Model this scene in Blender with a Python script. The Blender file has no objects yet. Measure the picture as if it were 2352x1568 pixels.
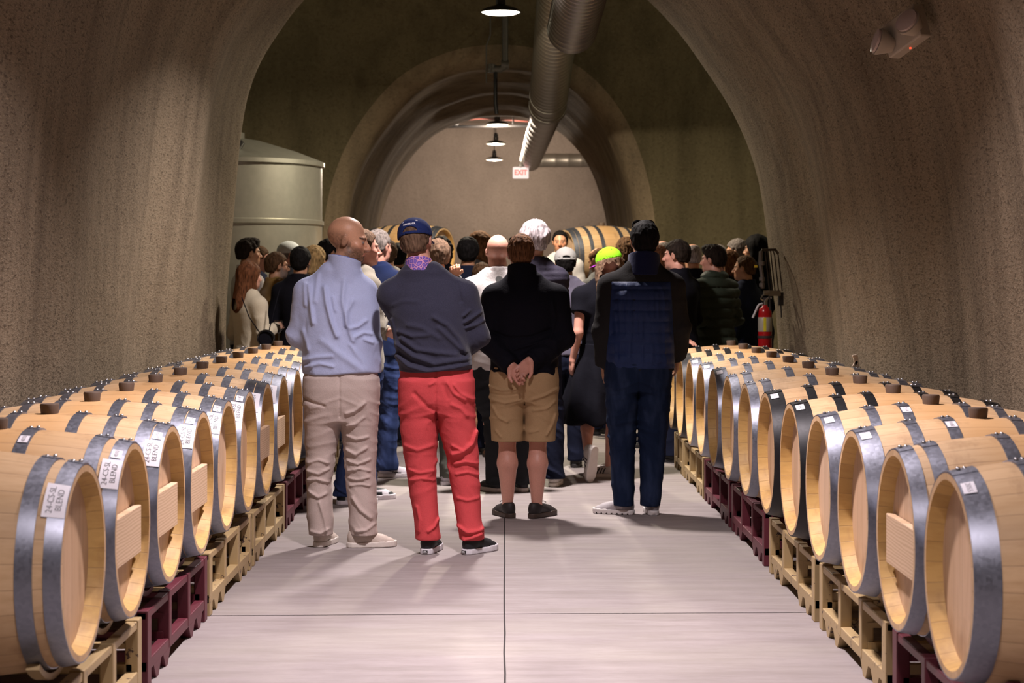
import bpy, math, random
import numpy as np
from mathutils import Vector, Matrix

# ---------------------------------------------------------------- camera, world, exposure
SC = bpy.context.scene
COL = SC.collection
F = 4180.0            # focal length in pixels of the 2352 px wide frame
VX, VY = 1159.0, 640.0  # where the aisle direction meets the picture
EYE = 1.52
cam_data = bpy.data.cameras.new('camera')
cam = bpy.data.objects.new('camera', cam_data)
COL.objects.link(cam)
cam.location = (0, 0, EYE)
cam.rotation_euler = (math.pi / 2, 0, 0)
cam_data.sensor_width = 36.0
cam_data.lens = 36.0 * F / 2352.0
cam_data.shift_x = (1176.0 - VX) / 2352.0
cam_data.shift_y = -(784.0 - VY) / 2352.0
cam_data.clip_end = 200
cam_data.dof.use_dof = True
cam_data.dof.focus_distance = 9.5
cam_data.dof.aperture_fstop = 5.0
SC.camera = cam
world = bpy.data.worlds.new('world')
SC.world = world
world.use_nodes = True
world.node_tree.nodes['Background'].inputs[0].default_value = (0.02, 0.018, 0.02, 1)
world.node_tree.nodes['Background'].inputs[1].default_value = 0.1
SC.view_settings.view_transform = 'Standard'
SC.view_settings.look = 'None'
SC.view_settings.gamma = 1
SC.view_settings.use_curve_mapping = False
SC.view_settings.exposure = 0.0
# pendant lamps, the last two unseen additions: (x, y, z, watts, colour)
LAMPS = [
    (-0.03, 2.4, 4.22, 134, (1.0, 0.87, 0.90), 113),
    (-0.03, 7.5, 4.22, 170, (1.0, 0.87, 0.90), 113),
    (-0.03, 12.9, 4.22, 200, (1.0, 0.89, 0.86), 126),
    (-0.04, 18.7, 4.25, 300, (1.0, 0.86, 0.66), 175),
    (-0.13, 32.9, 4.30, 240, (1.0, 0.82, 0.66), 0),
    (-0.18, 37.6, 4.30, 260, (1.0, 0.82, 0.66), 0),
    (-0.24, 42.6, 4.30, 260, (1.0, 0.82, 0.66), 0),
    (-4.60, 19.6, 4.30, 34, (1.0, 0.93, 0.70), 0),  # added out of view to brighten the tank and chamber
    (4.60, 19.6, 4.30, 52, (1.0, 0.93, 0.68), 0),  # added out of view to brighten the right chamber wall
]
SC.cycles.max_bounces = 6
SC.cycles.diffuse_bounces = 2
SC.cycles.glossy_bounces = 3
SC.cycles.transmission_bounces = 6
SC.cycles.sample_clamp_indirect = 4.0
SC.cycles.caustics_reflective = False
SC.cycles.caustics_refractive = False

rng = random.Random(7)
PI = math.pi

def px_x(px, d): return (px - VX) / F * d
def px_z(py, d): return EYE - (py - VY) / F * d

# ---------------------------------------------------------------- object helpers
def link(o, parent=None):
    COL.objects.link(o)
    if parent is not None:
        o.parent = parent
    return o

def mesh_np(name, verts, faces, mat=None, parent=None, smooth=True, cols=None):
    """faces: (N,4) or (N,3) int array"""
    verts = np.asarray(verts, np.float32); faces = np.asarray(faces, np.int32)
    me = bpy.data.meshes.new(name)
    k = faces.shape[1]
    me.vertices.add(len(verts)); me.vertices.foreach_set('co', verts.ravel())
    me.loops.add(faces.size); me.loops.foreach_set('vertex_index', faces.ravel())
    me.polygons.add(len(faces))
    me.polygons.foreach_set('loop_start', np.arange(0, faces.size, k, dtype=np.int32))
    me.polygons.foreach_set('loop_total', np.full(len(faces), k, np.int32))
    if smooth:
        me.polygons.foreach_set('use_smooth', np.ones(len(faces), bool))
    me.update(calc_edges=True)
    if cols is not None:
        at = me.color_attributes.new('Col', 'FLOAT_COLOR', 'POINT')
        c4 = np.ones((len(verts), 4), np.float32); c4[:, :3] = cols
        at.data.foreach_set('color', c4.ravel())
    if mat: me.materials.append(mat)
    o = bpy.data.objects.new(name, me)
    return link(o, parent)

def mesh_py(name, verts, faces, mat=None, parent=None, smooth=False):
    me = bpy.data.meshes.new(name)
    me.from_pydata([tuple(v) for v in verts], [], faces)
    if smooth:
        me.polygons.foreach_set('use_smooth', [True] * len(me.polygons))
    me.update()
    if mat: me.materials.append(mat)
    return link(bpy.data.objects.new(name, me), parent)

def same_mesh(name, me, parent=None, loc=(0, 0, 0), rot=(0, 0, 0), scale=None):
    o = bpy.data.objects.new(name, me)
    link(o, parent)
    o.location = loc; o.rotation_euler = rot
    if scale: o.scale = scale
    return o

def thing(name, label, cat, loc=(0, 0, 0), rz=0.0, group=None):
    o = bpy.data.objects.new(name, None)
    o.empty_display_size = 0.1
    COL.objects.link(o)
    o.location = loc; o.rotation_euler = (0, 0, rz)
    tag(o, label, cat, group)
    return o

def tag(o, label, cat, group=None):
    o['label'] = label; o['category'] = cat
    if group: o['group'] = group
    return o

class MB:
    """collects simple solids into one mesh"""
    def __init__(s): s.v = []; s.f = []
    def add(s, v, f):
        b = len(s.v); s.v += [tuple(p) for p in v]; s.f += [tuple(i + b for i in q) for q in f]
    def box(s, lo, hi, M=None):
        x0, y0, z0 = lo; x1, y1, z1 = hi
        v = [(x0,y0,z0),(x1,y0,z0),(x1,y1,z0),(x0,y1,z0),(x0,y0,z1),(x1,y0,z1),(x1,y1,z1),(x0,y1,z1)]
        if M is not None: v = [M @ Vector(p) for p in v]
        s.add(v, [(3,2,1,0),(4,5,6,7),(0,1,5,4),(1,2,6,5),(2,3,7,6),(3,0,4,7)])
    def rev(s, prof, n=24, axis='Z', o=(0,0,0), M=None, close=False, caps=True):
        """prof: [(r, h)] revolved about an axis"""
        v = []; f = []
        m = len(prof)
        for i in range(n):
            a = 2 * PI * i / n
            for r, h in prof:
                p = (r * math.cos(a), r * math.sin(a), h)
                if axis == 'X': p = (h, p[0], p[1])
                elif axis == 'Y': p = (p[0], h, p[1])
                p = Vector((p[0] + o[0], p[1] + o[1], p[2] + o[2]))
                v.append(M @ p if M is not None else p)
        mm = m if close else m - 1
        for i in range(n):
            j = (i + 1) % n
            for k in range(mm):
                k2 = (k + 1) % m
                f.append((i*m+k, j*m+k, j*m+k2, i*m+k2))
        if caps and not close:
            if prof[0][0] > 1e-5: f.append(tuple(i*m for i in range(n))[::-1])
            if prof[-1][0] > 1e-5: f.append(tuple(i*m+m-1 for i in range(n)))
        s.add(v, f)
    def tube(s, pts, r, n=10):
        pts = [Vector(p) for p in pts]
        rs = r if isinstance(r, (list, tuple)) else [r] * len(pts)
        v = []; f = []
        up = None
        for i, p in enumerate(pts):
            t = (pts[min(i+1, len(pts)-1)] - pts[max(i-1, 0)]).normalized()
            if up is None:
                up = Vector((0,0,1)) if abs(t.z) < .9 else Vector((1,0,0))
            a = t.cross(up).normalized(); b = a.cross(t).normalized(); up = b
            for k in range(n):
                an = 2*PI*k/n
                v.append(p + a*math.cos(an)*rs[i] + b*math.sin(an)*rs[i])
        for i in range(len(pts)-1):
            for k in range(n):
                k2 = (k+1) % n
                f.append((i*n+k, i*n+k2, (i+1)*n+k2, (i+1)*n+k))
        f.append(tuple(range(n))[::-1]); f.append(tuple((len(pts)-1)*n+k for k in range(n)))
        s.add(v, f)
    def build(s, name, mat, parent=None, smooth=False, fix=True, bevel=0):
        o = mesh_py(name, s.v, s.f, mat, parent, False)
        if smooth:
            me = o.data
            me.polygons.foreach_set('use_smooth', [len(p.vertices) <= 4 for p in me.polygons])
            try: me.set_sharp_from_angle(angle=math.radians(40))
            except Exception: pass
        if bevel:
            m = o.modifiers.new('bevel', 'BEVEL'); m.width = bevel; m.segments = 2; m.limit_method = 'ANGLE'
        return o

# ---------------------------------------------------------------- materials
def new_mat(name):
    m = bpy.data.materials.new(name); m.use_nodes = True
    nt = m.node_tree
    return m, nt, nt.nodes['Principled BSDF']

def nd(nt, typ, **kw):
    n = nt.nodes.new(typ)
    for k, v in kw.items():
        if k in ('op',): n.operation = v
        elif k == 'ins':
            for kk, vv in v.items(): n.inputs[kk].default_value = vv
        else: setattr(n, k, v)
    return n

def L(nt, a, b): nt.links.new(a, b)

def objco(nt, scale=(1,1,1), rot=(0,0,0), loc=(0,0,0)):
    tc = nd(nt, 'ShaderNodeTexCoord'); mp = nd(nt, 'ShaderNodeMapping')
    mp.inputs['Scale'].default_value = scale; mp.inputs['Rotation'].default_value = rot; mp.inputs['Location'].default_value = loc
    L(nt, tc.outputs['Object'], mp.inputs['Vector'])
    return mp.outputs['Vector']

def noise(nt, vec, scale=5, detail=4, rough=.55, out='Fac'):
    n = nd(nt, 'ShaderNodeTexNoise'); n.inputs['Scale'].default_value = scale
    n.inputs['Detail'].default_value = detail; n.inputs['Roughness'].default_value = rough
    if vec is not None: L(nt, vec, n.inputs['Vector'])
    return n.outputs[out]

def ramp(nt, fac, stops):
    r = nd(nt, 'ShaderNodeValToRGB'); e = r.color_ramp.elements
    while len(e) < len(stops): e.new(.5)
    for el, (p, c) in zip(e, stops):
        el.position = p; el.color = (c[0], c[1], c[2], 1) if hasattr(c, '__len__') else (c, c, c, 1)
    L(nt, fac, r.inputs['Fac'])
    return r.outputs['Color']

def mixc(nt, fac, a, b, mode='MIX'):
    m = nd(nt, 'ShaderNodeMix', data_type='RGBA', blend_type=mode)
    for s, v in ((0, fac), (6, a), (7, b)):
        if hasattr(v, 'is_linked') or hasattr(v, 'links'): L(nt, v, m.inputs[s])
        elif s == 0: m.inputs[0].default_value = v
        else: m.inputs[s].default_value = (v[0], v[1], v[2], 1)
    return m.outputs[2]

def bump(nt, bs, height, strength=.3, dist=.01):
    b = nd(nt, 'ShaderNodeBump'); b.inputs['Strength'].default_value = strength; b.inputs['Distance'].default_value = dist
    L(nt, height, b.inputs['Height']); L(nt, b.outputs['Normal'], bs.inputs['Normal'])

def math_n(nt, op, a, b=None, c=None):
    m = nd(nt, 'ShaderNodeMath', operation=op)
    for i, v in enumerate((a, b, c)):
        if v is None: continue
        if isinstance(v, (int, float)): m.inputs[i].default_value = v
        else: L(nt, v, m.inputs[i])
    return m.outputs[0]

_mc = {}
def plain(name, col, rough=.6, metal=0.0, emit=None, es=1.0, spec=None, coat=None):
    if name in _mc: return _mc[name]
    m, nt, b = new_mat(name)
    b.inputs['Base Color'].default_value = (*col, 1)
    b.inputs['Roughness'].default_value = rough; b.inputs['Metallic'].default_value = metal
    if emit: b.inputs['Emission Color'].default_value = (*emit, 1); b.inputs['Emission Strength'].default_value = es
    if spec is not None: b.inputs['Specular IOR Level'].default_value = spec
    vec = objco(nt); n = noise(nt, vec, 14, 3)
    c = mixc(nt, n, tuple(x*.86 for x in col), tuple(min(1, x*1.12) for x in col))
    L(nt, c, b.inputs['Base Color'])
    _mc[name] = m
    return m

def cloth(name, col, rough=.92, kind='knit', col2=None):
    if name in _mc: return _mc[name]
    m, nt, b = new_mat(name)
    b.inputs['Roughness'].default_value = rough
    lum = sum(col) / 3
    b.inputs['Specular IOR Level'].default_value = .2 if lum > .05 else .08
    b.inputs['Sheen Weight'].default_value = .15 if (kind in ('knit', 'fleece') and lum > .025) else 0.0
    b.inputs['Sheen Roughness'].default_value = .5
    vec = objco(nt)
    c2 = col2 or tuple(x * 1.25 for x in col); c1 = tuple(x * .78 for x in col)
    fine = noise(nt, vec, 260 if kind != 'denim' else 180, 2, .7)
    big = noise(nt, vec, 7, 3)
    c = mixc(nt, fine, c1, c2)
    c = mixc(nt, math_n(nt, 'MULTIPLY', big, .35), c, tuple(x*.8 for x in col))
    if kind == 'denim':
        v2 = objco(nt, (9, 9, 2.5)); d = noise(nt, v2, 1.3, 3)
        c = mixc(nt, ramp(nt, d, [(.45, 0), (.75, 1)]), c, tuple(min(1, x*1.9 + .01) for x in col))
    if kind == 'nylon':
        b.inputs['Roughness'].default_value = .55
    L(nt, c, b.inputs['Base Color'])
    h = noise(nt, objco(nt, (1, 1, 1)), 40, 4, .7)
    hh = math_n(nt, 'ADD', math_n(nt, 'MULTIPLY', fine, .25), h)
    bump(nt, b, hh, .35 if kind != 'nylon' else .5, .006)
    _mc[name] = m
    return m

def vcol(name, rough=.5, bumps=0.0, scale=120, spec=.4, sss=0.0, stretch=None, gain=1.0):
    if name in _mc: return _mc[name]
    m, nt, b = new_mat(name)
    a = nd(nt, 'ShaderNodeAttribute', attribute_name='Col')
    b.inputs['Roughness'].default_value = rough; b.inputs['Specular IOR Level'].default_value = spec
    vec = objco(nt, stretch or (1, 1, 1))
    n = noise(nt, vec, scale, 3, .6)
    c = mixc(nt, .35, a.outputs['Color'], ramp(nt, n, [(.3, .55), (.7, 1.0)]), 'MULTIPLY')
    L(nt, c, b.inputs['Base Color'])
    if sss:
        b.inputs['Subsurface Weight'].default_value = sss; b.inputs['Subsurface Scale'].default_value = .01
        b.inputs['Subsurface Radius'].default_value = (1, .35, .2)
    if bumps: bump(nt, b, n, bumps, .004)
    _mc[name] = m
    return m

def mat_concrete_wall(name, tint, dark, speck=.5, coarse=1.0, streaks=.5, ys=1.0):
    m, nt, b = new_mat(name)
    vec = objco(nt)
    vsp = objco(nt, (1, ys, 1))
    big = noise(nt, vec, .55, 4, .6)
    c = mixc(nt, ramp(nt, big, [(.35, 0), (.68, 1)]), tint, tuple(x * .78 for x in tint))
    v2 = objco(nt, (1, 1, .6))
    streak = noise(nt, objco(nt, (2.2, 2.2, .25)), 1.6, 3)
    c = mixc(nt, ramp(nt, streak, [(.42, 0), (.75, streaks)]), c, dark)
    sp = noise(nt, vsp, 34 * coarse, 4, .7)
    c = mixc(nt, ramp(nt, sp, [(.50, 0), (.66, speck)]), c, dark)
    sp2 = noise(nt, objco(nt, (1, ys, 1), loc=(3, 5, 1)), 46 * coarse, 3, .8)
    c = mixc(nt, ramp(nt, sp2, [(.56, 0), (.70, speck * .7)]), c, tuple(min(1, x * 1.7) for x in tint))
    L(nt, c, b.inputs['Base Color'])
    b.inputs['Roughness'].default_value = .95; b.inputs['Specular IOR Level'].default_value = .15
    h = math_n(nt, 'ADD', math_n(nt, 'MULTIPLY', sp, 1.0), math_n(nt, 'MULTIPLY', noise(nt, vec, 6, 3), 2.0))
    bump(nt, b, h, .55, .02)
    return m

def mat_floor():
    m, nt, b = new_mat('polished_concrete')
    vec = objco(nt)
    c = mixc(nt, noise(nt, vec, .7, 5, .62), (.235, .205, .195), (.365, .318, .325))
    st = noise(nt, objco(nt, (1.1, 5.5, 1)), 1.7, 6, .65)
    c = mixc(nt, ramp(nt, st, [(.38, 0), (.66, .7)]), c, (.20, .172, .160))
    ol = noise(nt, objco(nt, (.7, 1.6, 1), loc=(4, 2, 0)), .9, 4, .6)
    c = mixc(nt, ramp(nt, ol, [(.45, 0), (.7, .5)]), c, (.31, .285, .245))
    fine = noise(nt, objco(nt, (4, 30, 1)), 6, 4, .7)
    c = mixc(nt, ramp(nt, fine, [(.45, 0), (.85, .45)]), c, (.17, .15, .145))
    L(nt, c, b.inputs['Base Color'])
    L(nt, ramp(nt, st, [(.3, .50), (.7, .70)]), b.inputs['Roughness'])
    b.inputs['Specular IOR Level'].default_value = .35
    bump(nt, b, fine, .06, .003)
    return m

def mat_barrel(name, base=(.62, .43, .25), head=False, wet=True):
    m, nt, b = new_mat(name)
    tc = nd(nt, 'ShaderNodeTexCoord'); sp = nd(nt, 'ShaderNodeSeparateXYZ'); L(nt, tc.outputs['Object'], sp.inputs[0])
    oi = nd(nt, 'ShaderNodeObjectInfo'); rnd = oi.outputs['Random']
    if head:
        s = math_n(nt, 'MULTIPLY', sp.outputs['Y'], 9.5)
    else:
        zc = math_n(nt, 'SUBTRACT', sp.outputs['Z'], .35)
        an = math_n(nt, 'ARCTAN2', sp.outputs['Y'], zc)
        s = math_n(nt, 'MULTIPLY', an, 27 / (2 * PI))
    s = math_n(nt, 'ADD', s, math_n(nt, 'MULTIPLY', rnd, 3.0))
    fl = math_n(nt, 'FLOOR', s); fr = math_n(nt, 'FRACT', s)
    wn = nd(nt, 'ShaderNodeTexWhiteNoise', noise_dimensions='2D')
    cb = nd(nt, 'ShaderNodeCombineXYZ'); L(nt, fl, cb.inputs[0]); L(nt, math_n(nt, 'MULTIPLY', rnd, 57.0), cb.inputs[1])
    L(nt, cb.outputs[0], wn.inputs['Vector'])
    br, hd = base, tuple(x for x in base)
    c = mixc(nt, wn.outputs['Value'], tuple(x * .84 for x in base), (min(1, base[0]*1.1), base[1]*1.12, base[2]*1.16))
    # per barrel tone
    c = mixc(nt, math_n(nt, 'MULTIPLY', rnd, .45), c, (base[0]*.93, base[1]*.8, base[2]*.62))
    off = nd(nt, 'ShaderNodeCombineXYZ'); L(nt, math_n(nt, 'MULTIPLY', rnd, 40), off.inputs[0]); L(nt, math_n(nt, 'MULTIPLY', wn.outputs['Value'], 9), off.inputs[1])
    mp = nd(nt, 'ShaderNodeMapping'); L(nt, tc.outputs['Object'], mp.inputs[0]); L(nt, off.outputs[0], mp.inputs['Location'])
    mp.inputs['Scale'].default_value = (60, 60, 4) if head else (3.2, 46, 46)
    g = noise(nt, mp.outputs[0], 1.0, 4, .6)
    c = mixc(nt, ramp(nt, g, [(.42, 0), (.78, .5)]), c, (base[0]*.66, base[1]*.55, base[2]*.42))
    if not head and wet:
        mid = math_n(nt, 'ABSOLUTE', sp.outputs['X'])
        c = mixc(nt, ramp(nt, mid, [(.04, .62), (.26, 0)]), c, (base[0]*.93, base[1]*.74, base[2]*.48))
    # wine and water stains
    stn = noise(nt, objco(nt, (6, 3, 3)), 1.2, 4, .6)
    c = mixc(nt, ramp(nt, stn, [(.57, 0), (.70, .42)]), c, (.22, .11, .05))
    seam = math_n(nt, 'ABSOLUTE', math_n(nt, 'SUBTRACT', fr, .5))
    seam = ramp(nt, seam, [(.475, 0), (.497, 1)])
    c = mixc(nt, math_n(nt, 'MULTIPLY', seam, .55), c, (.16, .09, .045))
    L(nt, c, b.inputs['Base Color'])
    b.inputs['Roughness'].default_value = .52; b.inputs['Specular IOR Level'].default_value = .35
    h = math_n(nt, 'SUBTRACT', math_n(nt, 'MULTIPLY', g, .25), math_n(nt, 'MULTIPLY', seam, 1.0))
    bump(nt, b, h, .25, .003)
    return m

def mat_steel(name, col=(.27, .285, .34), rough=.40, spang=.6, metal=.9):
    m, nt, b = new_mat(name)
    vec = objco(nt)
    vo = nd(nt, 'ShaderNodeTexVoronoi'); vo.inputs['Scale'].default_value = 85; L(nt, vec, vo.inputs['Vector'])
    g = nd(nt, 'ShaderNodeRGBToBW'); L(nt, vo.outputs['Color'], g.inputs[0])
    n = noise(nt, vec, 9, 4, .6)
    oi = nd(nt, 'ShaderNodeObjectInfo')
    fac = math_n(nt, 'MULTIPLY', g.outputs[0], spang * .7)
    c = mixc(nt, fac, tuple(x * .8 for x in col), tuple(min(1, x * 1.35) for x in col))
    c = mixc(nt, ramp(nt, n, [(.5, 0), (.8, .22)]), c, tuple(x * .6 for x in col))
    L(nt, c, b.inputs['Base Color']); b.inputs['Metallic'].default_value = metal
    L(nt, ramp(nt, math_n(nt, 'ADD', math_n(nt, 'MULTIPLY', g.outputs[0], .4), math_n(nt, 'MULTIPLY', n, .6)), [(.25, rough - .03), (.8, rough + .08)]), b.inputs['Roughness'])
    return m

def mat_paint(name, col, chip=(.06, .035, .03), amount=.62):
    m, nt, b = new_mat(name)
    vec = objco(nt)
    n = noise(nt, vec, 2.5, 5, .6); ch = noise(nt, vec, 16, 5, .7)
    c = mixc(nt, n, tuple(x * .8 for x in col), tuple(min(1, x * 1.15) for x in col))
    c = mixc(nt, ramp(nt, ch, [(amount, 0), (amount + .02, 1)]), c, chip)
    L(nt, c, b.inputs['Base Color']); b.inputs['Roughness'].default_value = .5
    return m

M_wall = mat_concrete_wall('shotcrete', (.285, .225, .155), (.055, .038, .025), .75, 2.1, .5, .33)
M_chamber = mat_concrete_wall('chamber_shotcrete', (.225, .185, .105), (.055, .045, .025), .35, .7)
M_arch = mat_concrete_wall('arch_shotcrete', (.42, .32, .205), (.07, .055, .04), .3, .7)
M_back = mat_concrete_wall('back_shotcrete', (.36, .30, .255), (.16, .13, .11), .3, .6, .1)
M_floor = mat_floor()
M_joint = plain('joint_dark', (.022, .018, .018), .9)
M_stave = mat_barrel('oak_staves')
M_head = mat_barrel('oak_head', (.66, .46, .31), True)
M_chime = mat_barrel('oak_chime', (.60, .385, .135), False, False)
M_steel = mat_steel('galvanized_hoop')
M_blackhoop = mat_steel('black_hoop', (.012, .012, .014), .45, .2, .3)
M_bung = plain('brown_bung', (.115, .075, .052), .65)
M_tan = mat_paint('tan_rack_paint', (.42, .30, .145))
M_maroon = mat_paint('maroon_rack_paint', (.105, .014, .025), (.03, .01, .012), .70)
M_label = plain('white_sticker', (.80, .78, .84), .45)
M_ink = plain('black_ink', (.03, .028, .035), .6)
M_plank = None
M_duct = mat_steel('duct_metal', (.50, .47, .41), .36, .25)
M_duct2 = mat_steel('dark_duct_metal', (.26, .23, .20), .36, .2)  # darker metal tone for the nearest duct
M_tank = plain('brushed_tank', (.46, .45, .38), .36, .8)
M_pipe = plain('grey_pipe', (.20, .19, .17), .5, .3)
M_blackpipe = plain('black_pipe', (.015, .014, .014), .5)
M_fixture = plain('white_plastic', (.52, .45, .36), .5)

def mat_plank():
    m, nt, b = new_mat('pine_board')
    w = nd(nt, 'ShaderNodeTexWave', wave_type='BANDS', bands_direction='Z')
    L(nt, objco(nt, (1, .6, 3)), w.inputs['Vector']); w.inputs['Scale'].default_value = 9; w.inputs['Distortion'].default_value = 7; w.inputs['Detail'].default_value = 2
    w.inputs['Detail Scale'].default_value = .6
    c = mixc(nt, ramp(nt, w.outputs['Fac'], [(.3, 0), (.9, .6)]), (.66, .47, .31), (.46, .29, .16))
    L(nt, c, b.inputs['Base Color']); b.inputs['Roughness'].default_value = .6
    return m
M_plank = mat_plank()

# ---------------------------------------------------------------- tunnel
def catmull(pts, per=8):
    P = [np.array(p, float) for p in pts]
    P = [2*P[0]-P[1]] + P + [2*P[-1]-P[-2]]
    out = []
    for i in range(1, len(P)-2):
        for k in range(per):
            t = k / per
            out.append(.5*((2*P[i]) + (-P[i-1]+P[i+1])*t + (2*P[i-1]-5*P[i]+4*P[i+1]-P[i+2])*t*t + (-P[i-1]+3*P[i]-3*P[i+1]+P[i+2])*t**3))
    out.append(P[-2])
    return np.array(out)

PROF_A = catmull([(-2.43,0),(-2.465,.9),(-2.395,1.97),(-2.297,2.83),(-2.18,3.29),(-1.985,3.65),(-1.70,4.0),(-1.2,4.36),(-.65,4.56),(-.15,4.62),
                  (.3,4.56),(.78,4.35),(1.22,4.0),(1.49,3.72),(1.72,3.41),(2.03,2.94),(2.23,2.44),(2.345,1.81),(2.46,.9),(2.43,0)])
PROF_B = catmull([(-2.08,0),(-2.10,.9),(-2.09,1.9),(-1.98,2.65),(-1.70,3.30),(-1.22,3.86),(-.65,4.14),(-.1,4.22),
                  (.42,4.16),(.92,3.92),(1.34,3.42),(1.60,2.7),(1.70,1.9),(1.72,.9),(1.72,0)])

def normals2(pr):
    t = np.gradient(pr, axis=0); n = np.stack([-t[:,1], t[:,0]], 1)
    n /= np.linalg.norm(n, axis=1)[:,None]
    c = np.array([0, 1.6])
    s = np.sign(((pr - c) * n).sum(1)); n *= s[:,None]
    n[0] = (-1, 0) if pr[0,0] < 0 else (1, 0); n[-1] = (1, 0)
    return n

def skin_grid(name, rings, mat, parent=None, flip=False):
    rings = np.array(rings); k, n = rings.shape[:2]
    idx = np.arange(k*n).reshape(k, n)
    f = np.stack([idx[:-1,:-1], idx[1:,:-1], idx[1:,1:], idx[:-1,1:]], -1).reshape(-1, 4)
    if flip: f = f[:, ::-1]
    return mesh_np(name, rings.reshape(-1, 3), f, mat, parent)

def structure(o): o['kind'] = 'structure'; return o

LAT = np.random.RandomState(5).rand(24, 24, 24).astype(np.float32)
def vnoise(P):
    P = np.asarray(P, np.float32)
    i = np.floor(P).astype(np.int32); f = P - i; f = f*f*(3-2*f)
    i0 = i % 24; i1 = (i + 1) % 24
    x0, y0, z0 = i0.T; x1, y1, z1 = i1.T; fx, fy, fz = f.T
    a = LAT[x0,y0,z0]*(1-fx)+LAT[x1,y0,z0]*fx; b = LAT[x0,y1,z0]*(1-fx)+LAT[x1,y1,z0]*fx
    c = LAT[x0,y0,z1]*(1-fx)+LAT[x1,y0,z1]*fx; d = LAT[x0,y1,z1]*(1-fx)+LAT[x1,y1,z1]*fx
    return (a*(1-fy)+b*fy)*(1-fz) + (c*(1-fy)+d*fy)*fz   # 0..1

def wavy(ring, nrm, amp, seed=0):
    """low lumps of sprayed concrete: shift along the surface normal"""
    s = vnoise(ring * np.array([.35, .8, .35]) + seed + 50) - .5
    s2 = vnoise(ring * np.array([1.3, 1.6, .9]) + seed + 80) - .5
    r = ring.copy()
    k = amp * (s * 1.6 + s2 * .45)
    r[:, 0] += nrm[:, 0] * k; r[:, 2] += nrm[:, 1] * k
    return r

def ring_at(prof, nrm, off, y):
    p = prof + nrm * off
    return np.stack([p[:,0], np.full(len(p), y), np.maximum(p[:,1], 0)], 1)

nA = normals2(PROF_A); nB = normals2(PROF_B)
D_A, D_B, D_C = 16.3, 23.4, 30.2
rings = []
for y in np.arange(-3.0, D_A - .34, .18): rings.append(wavy(ring_at(PROF_A, nA, 0, y), nA, .11))
r = .34
for th in np.linspace(0, PI/2, 9): rings.append(wavy(ring_at(PROF_A, nA, r*(1-math.cos(th)), D_A - r + r*math.sin(th)), nA, .11 * (1 - th/(PI/2)) ))
# cross chamber vault: surface y(z)
CH_Y, CH_R, CH_SP, CH_H = (D_A + D_B)/2, (D_B - D_A)/2, 3.2, 2.9
def ch_dy(z):
    if z <= CH_SP: return CH_R
    return CH_R * math.sqrt(max(0.0, 1 - ((z-CH_SP)/CH_H)**2))
def outward(prof, nrm, off, sign, steps=10):
    """rings from an arch mouth outward over the chamber wall; sign -1 near wall, +1 far wall"""
    base = prof + nrm * off
    base = np.stack([base[:,0], np.maximum(base[:,1], 0)], 1)
    c = np.array([0, 0.0]); out = []
    tgt = []
    for p in base:
        d = p - c; d = d / max(1e-6, np.linalg.norm(d))
        k = min(7.5 / max(abs(d[0]), 1e-6), (CH_SP + CH_H - .001) / max(d[1], 1e-6))
        tgt.append(c + d * k)
    tgt = np.array(tgt)
    for t in np.linspace(0, 1, steps):
        t2 = t**1.1
        p = base * (1-t2) + tgt * t2
        out.append(np.array([(q[0], CH_Y + sign * ch_dy(q[1]), q[1]) for q in p]))
    return out
near_out = outward(PROF_A, nA, r, -1)
rings_near = rings + near_out[1:]
structure(skin_grid('wall_tunnel', rings, M_wall))
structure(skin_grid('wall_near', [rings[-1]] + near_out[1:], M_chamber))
rb = .26
far_out = outward(PROF_B, nB, rb, +1, 14)
fr = []
for q in far_out[::-1]:
    fr.append(q)
lip = []
# mouth follows the bulge of the vault, then runs straight back
base_y = far_out[0][:,1]
for th in np.linspace(PI/2, 0, 8):
    g = ring_at(PROF_B, nB, rb*(1-math.cos(th)), 0)
    g[:,1] = base_y + rb * (1 - math.sin(th))
    lip.append(g)
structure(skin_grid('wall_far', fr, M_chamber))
last_y = lip[-1][:,1]
arch = list(lip)
for t in np.linspace(0, 1, 60)[1:]:
    g = ring_at(PROF_B, nB, 0, 0); g[:,1] = last_y*(1-t) + D_C*t
    rib = .05*(0.5 - 0.5*math.cos(2*PI*t*2.0)) * (1 if t < .95 else 0)
    g2 = ring_at(PROF_B, nB, rib, 0); g2[:,1] = g[:,1]
    arch.append(wavy(g2, nB, .10, 20))
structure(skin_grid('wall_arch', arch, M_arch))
# chamber vault side closures
mb = MB()
for s in (-1, 1):
    pts = [(s*7.5, CH_Y - CH_R, 0), (s*7.5, CH_Y + CH_R, 0)]
    up = [(s*7.5, CH_Y + CH_R*math.cos(a), CH_SP + CH_H*math.sin(a)) for a in np.linspace(0, PI, 15)]
    v = pts + up; mb.add(v, [tuple(range(len(v)))])
structure(mb.build('wall_side', M_chamber))
# rear room
mb = MB()
x0, x1, yb, zt = -5.5, 5.5, 45.5, 5.4
mb.add([(x0,yb,0),(x1,yb,0),(x1,yb,zt),(x0,yb,zt)], [(0,1,2,3)])
structure(mb.build('wall_back', M_back))
mb = MB()
mb.add([(x0,D_C,0),(x0,yb,0),(x0,yb,zt),(x0,D_C,zt)], [(0,1,2,3)]); mb.add([(x1,D_C,0),(x1,yb,0),(x1,yb,zt),(x1,D_C,zt)], [(0,1,2,3)])
structure(mb.build('wall_room', M_back))
mb = MB(); mb.add([(x0,D_C,zt),(x1,D_C,zt),(x1,yb,zt),(x0,yb,zt)], [(0,1,2,3)])
structure(mb.build('ceiling', M_back))
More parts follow.
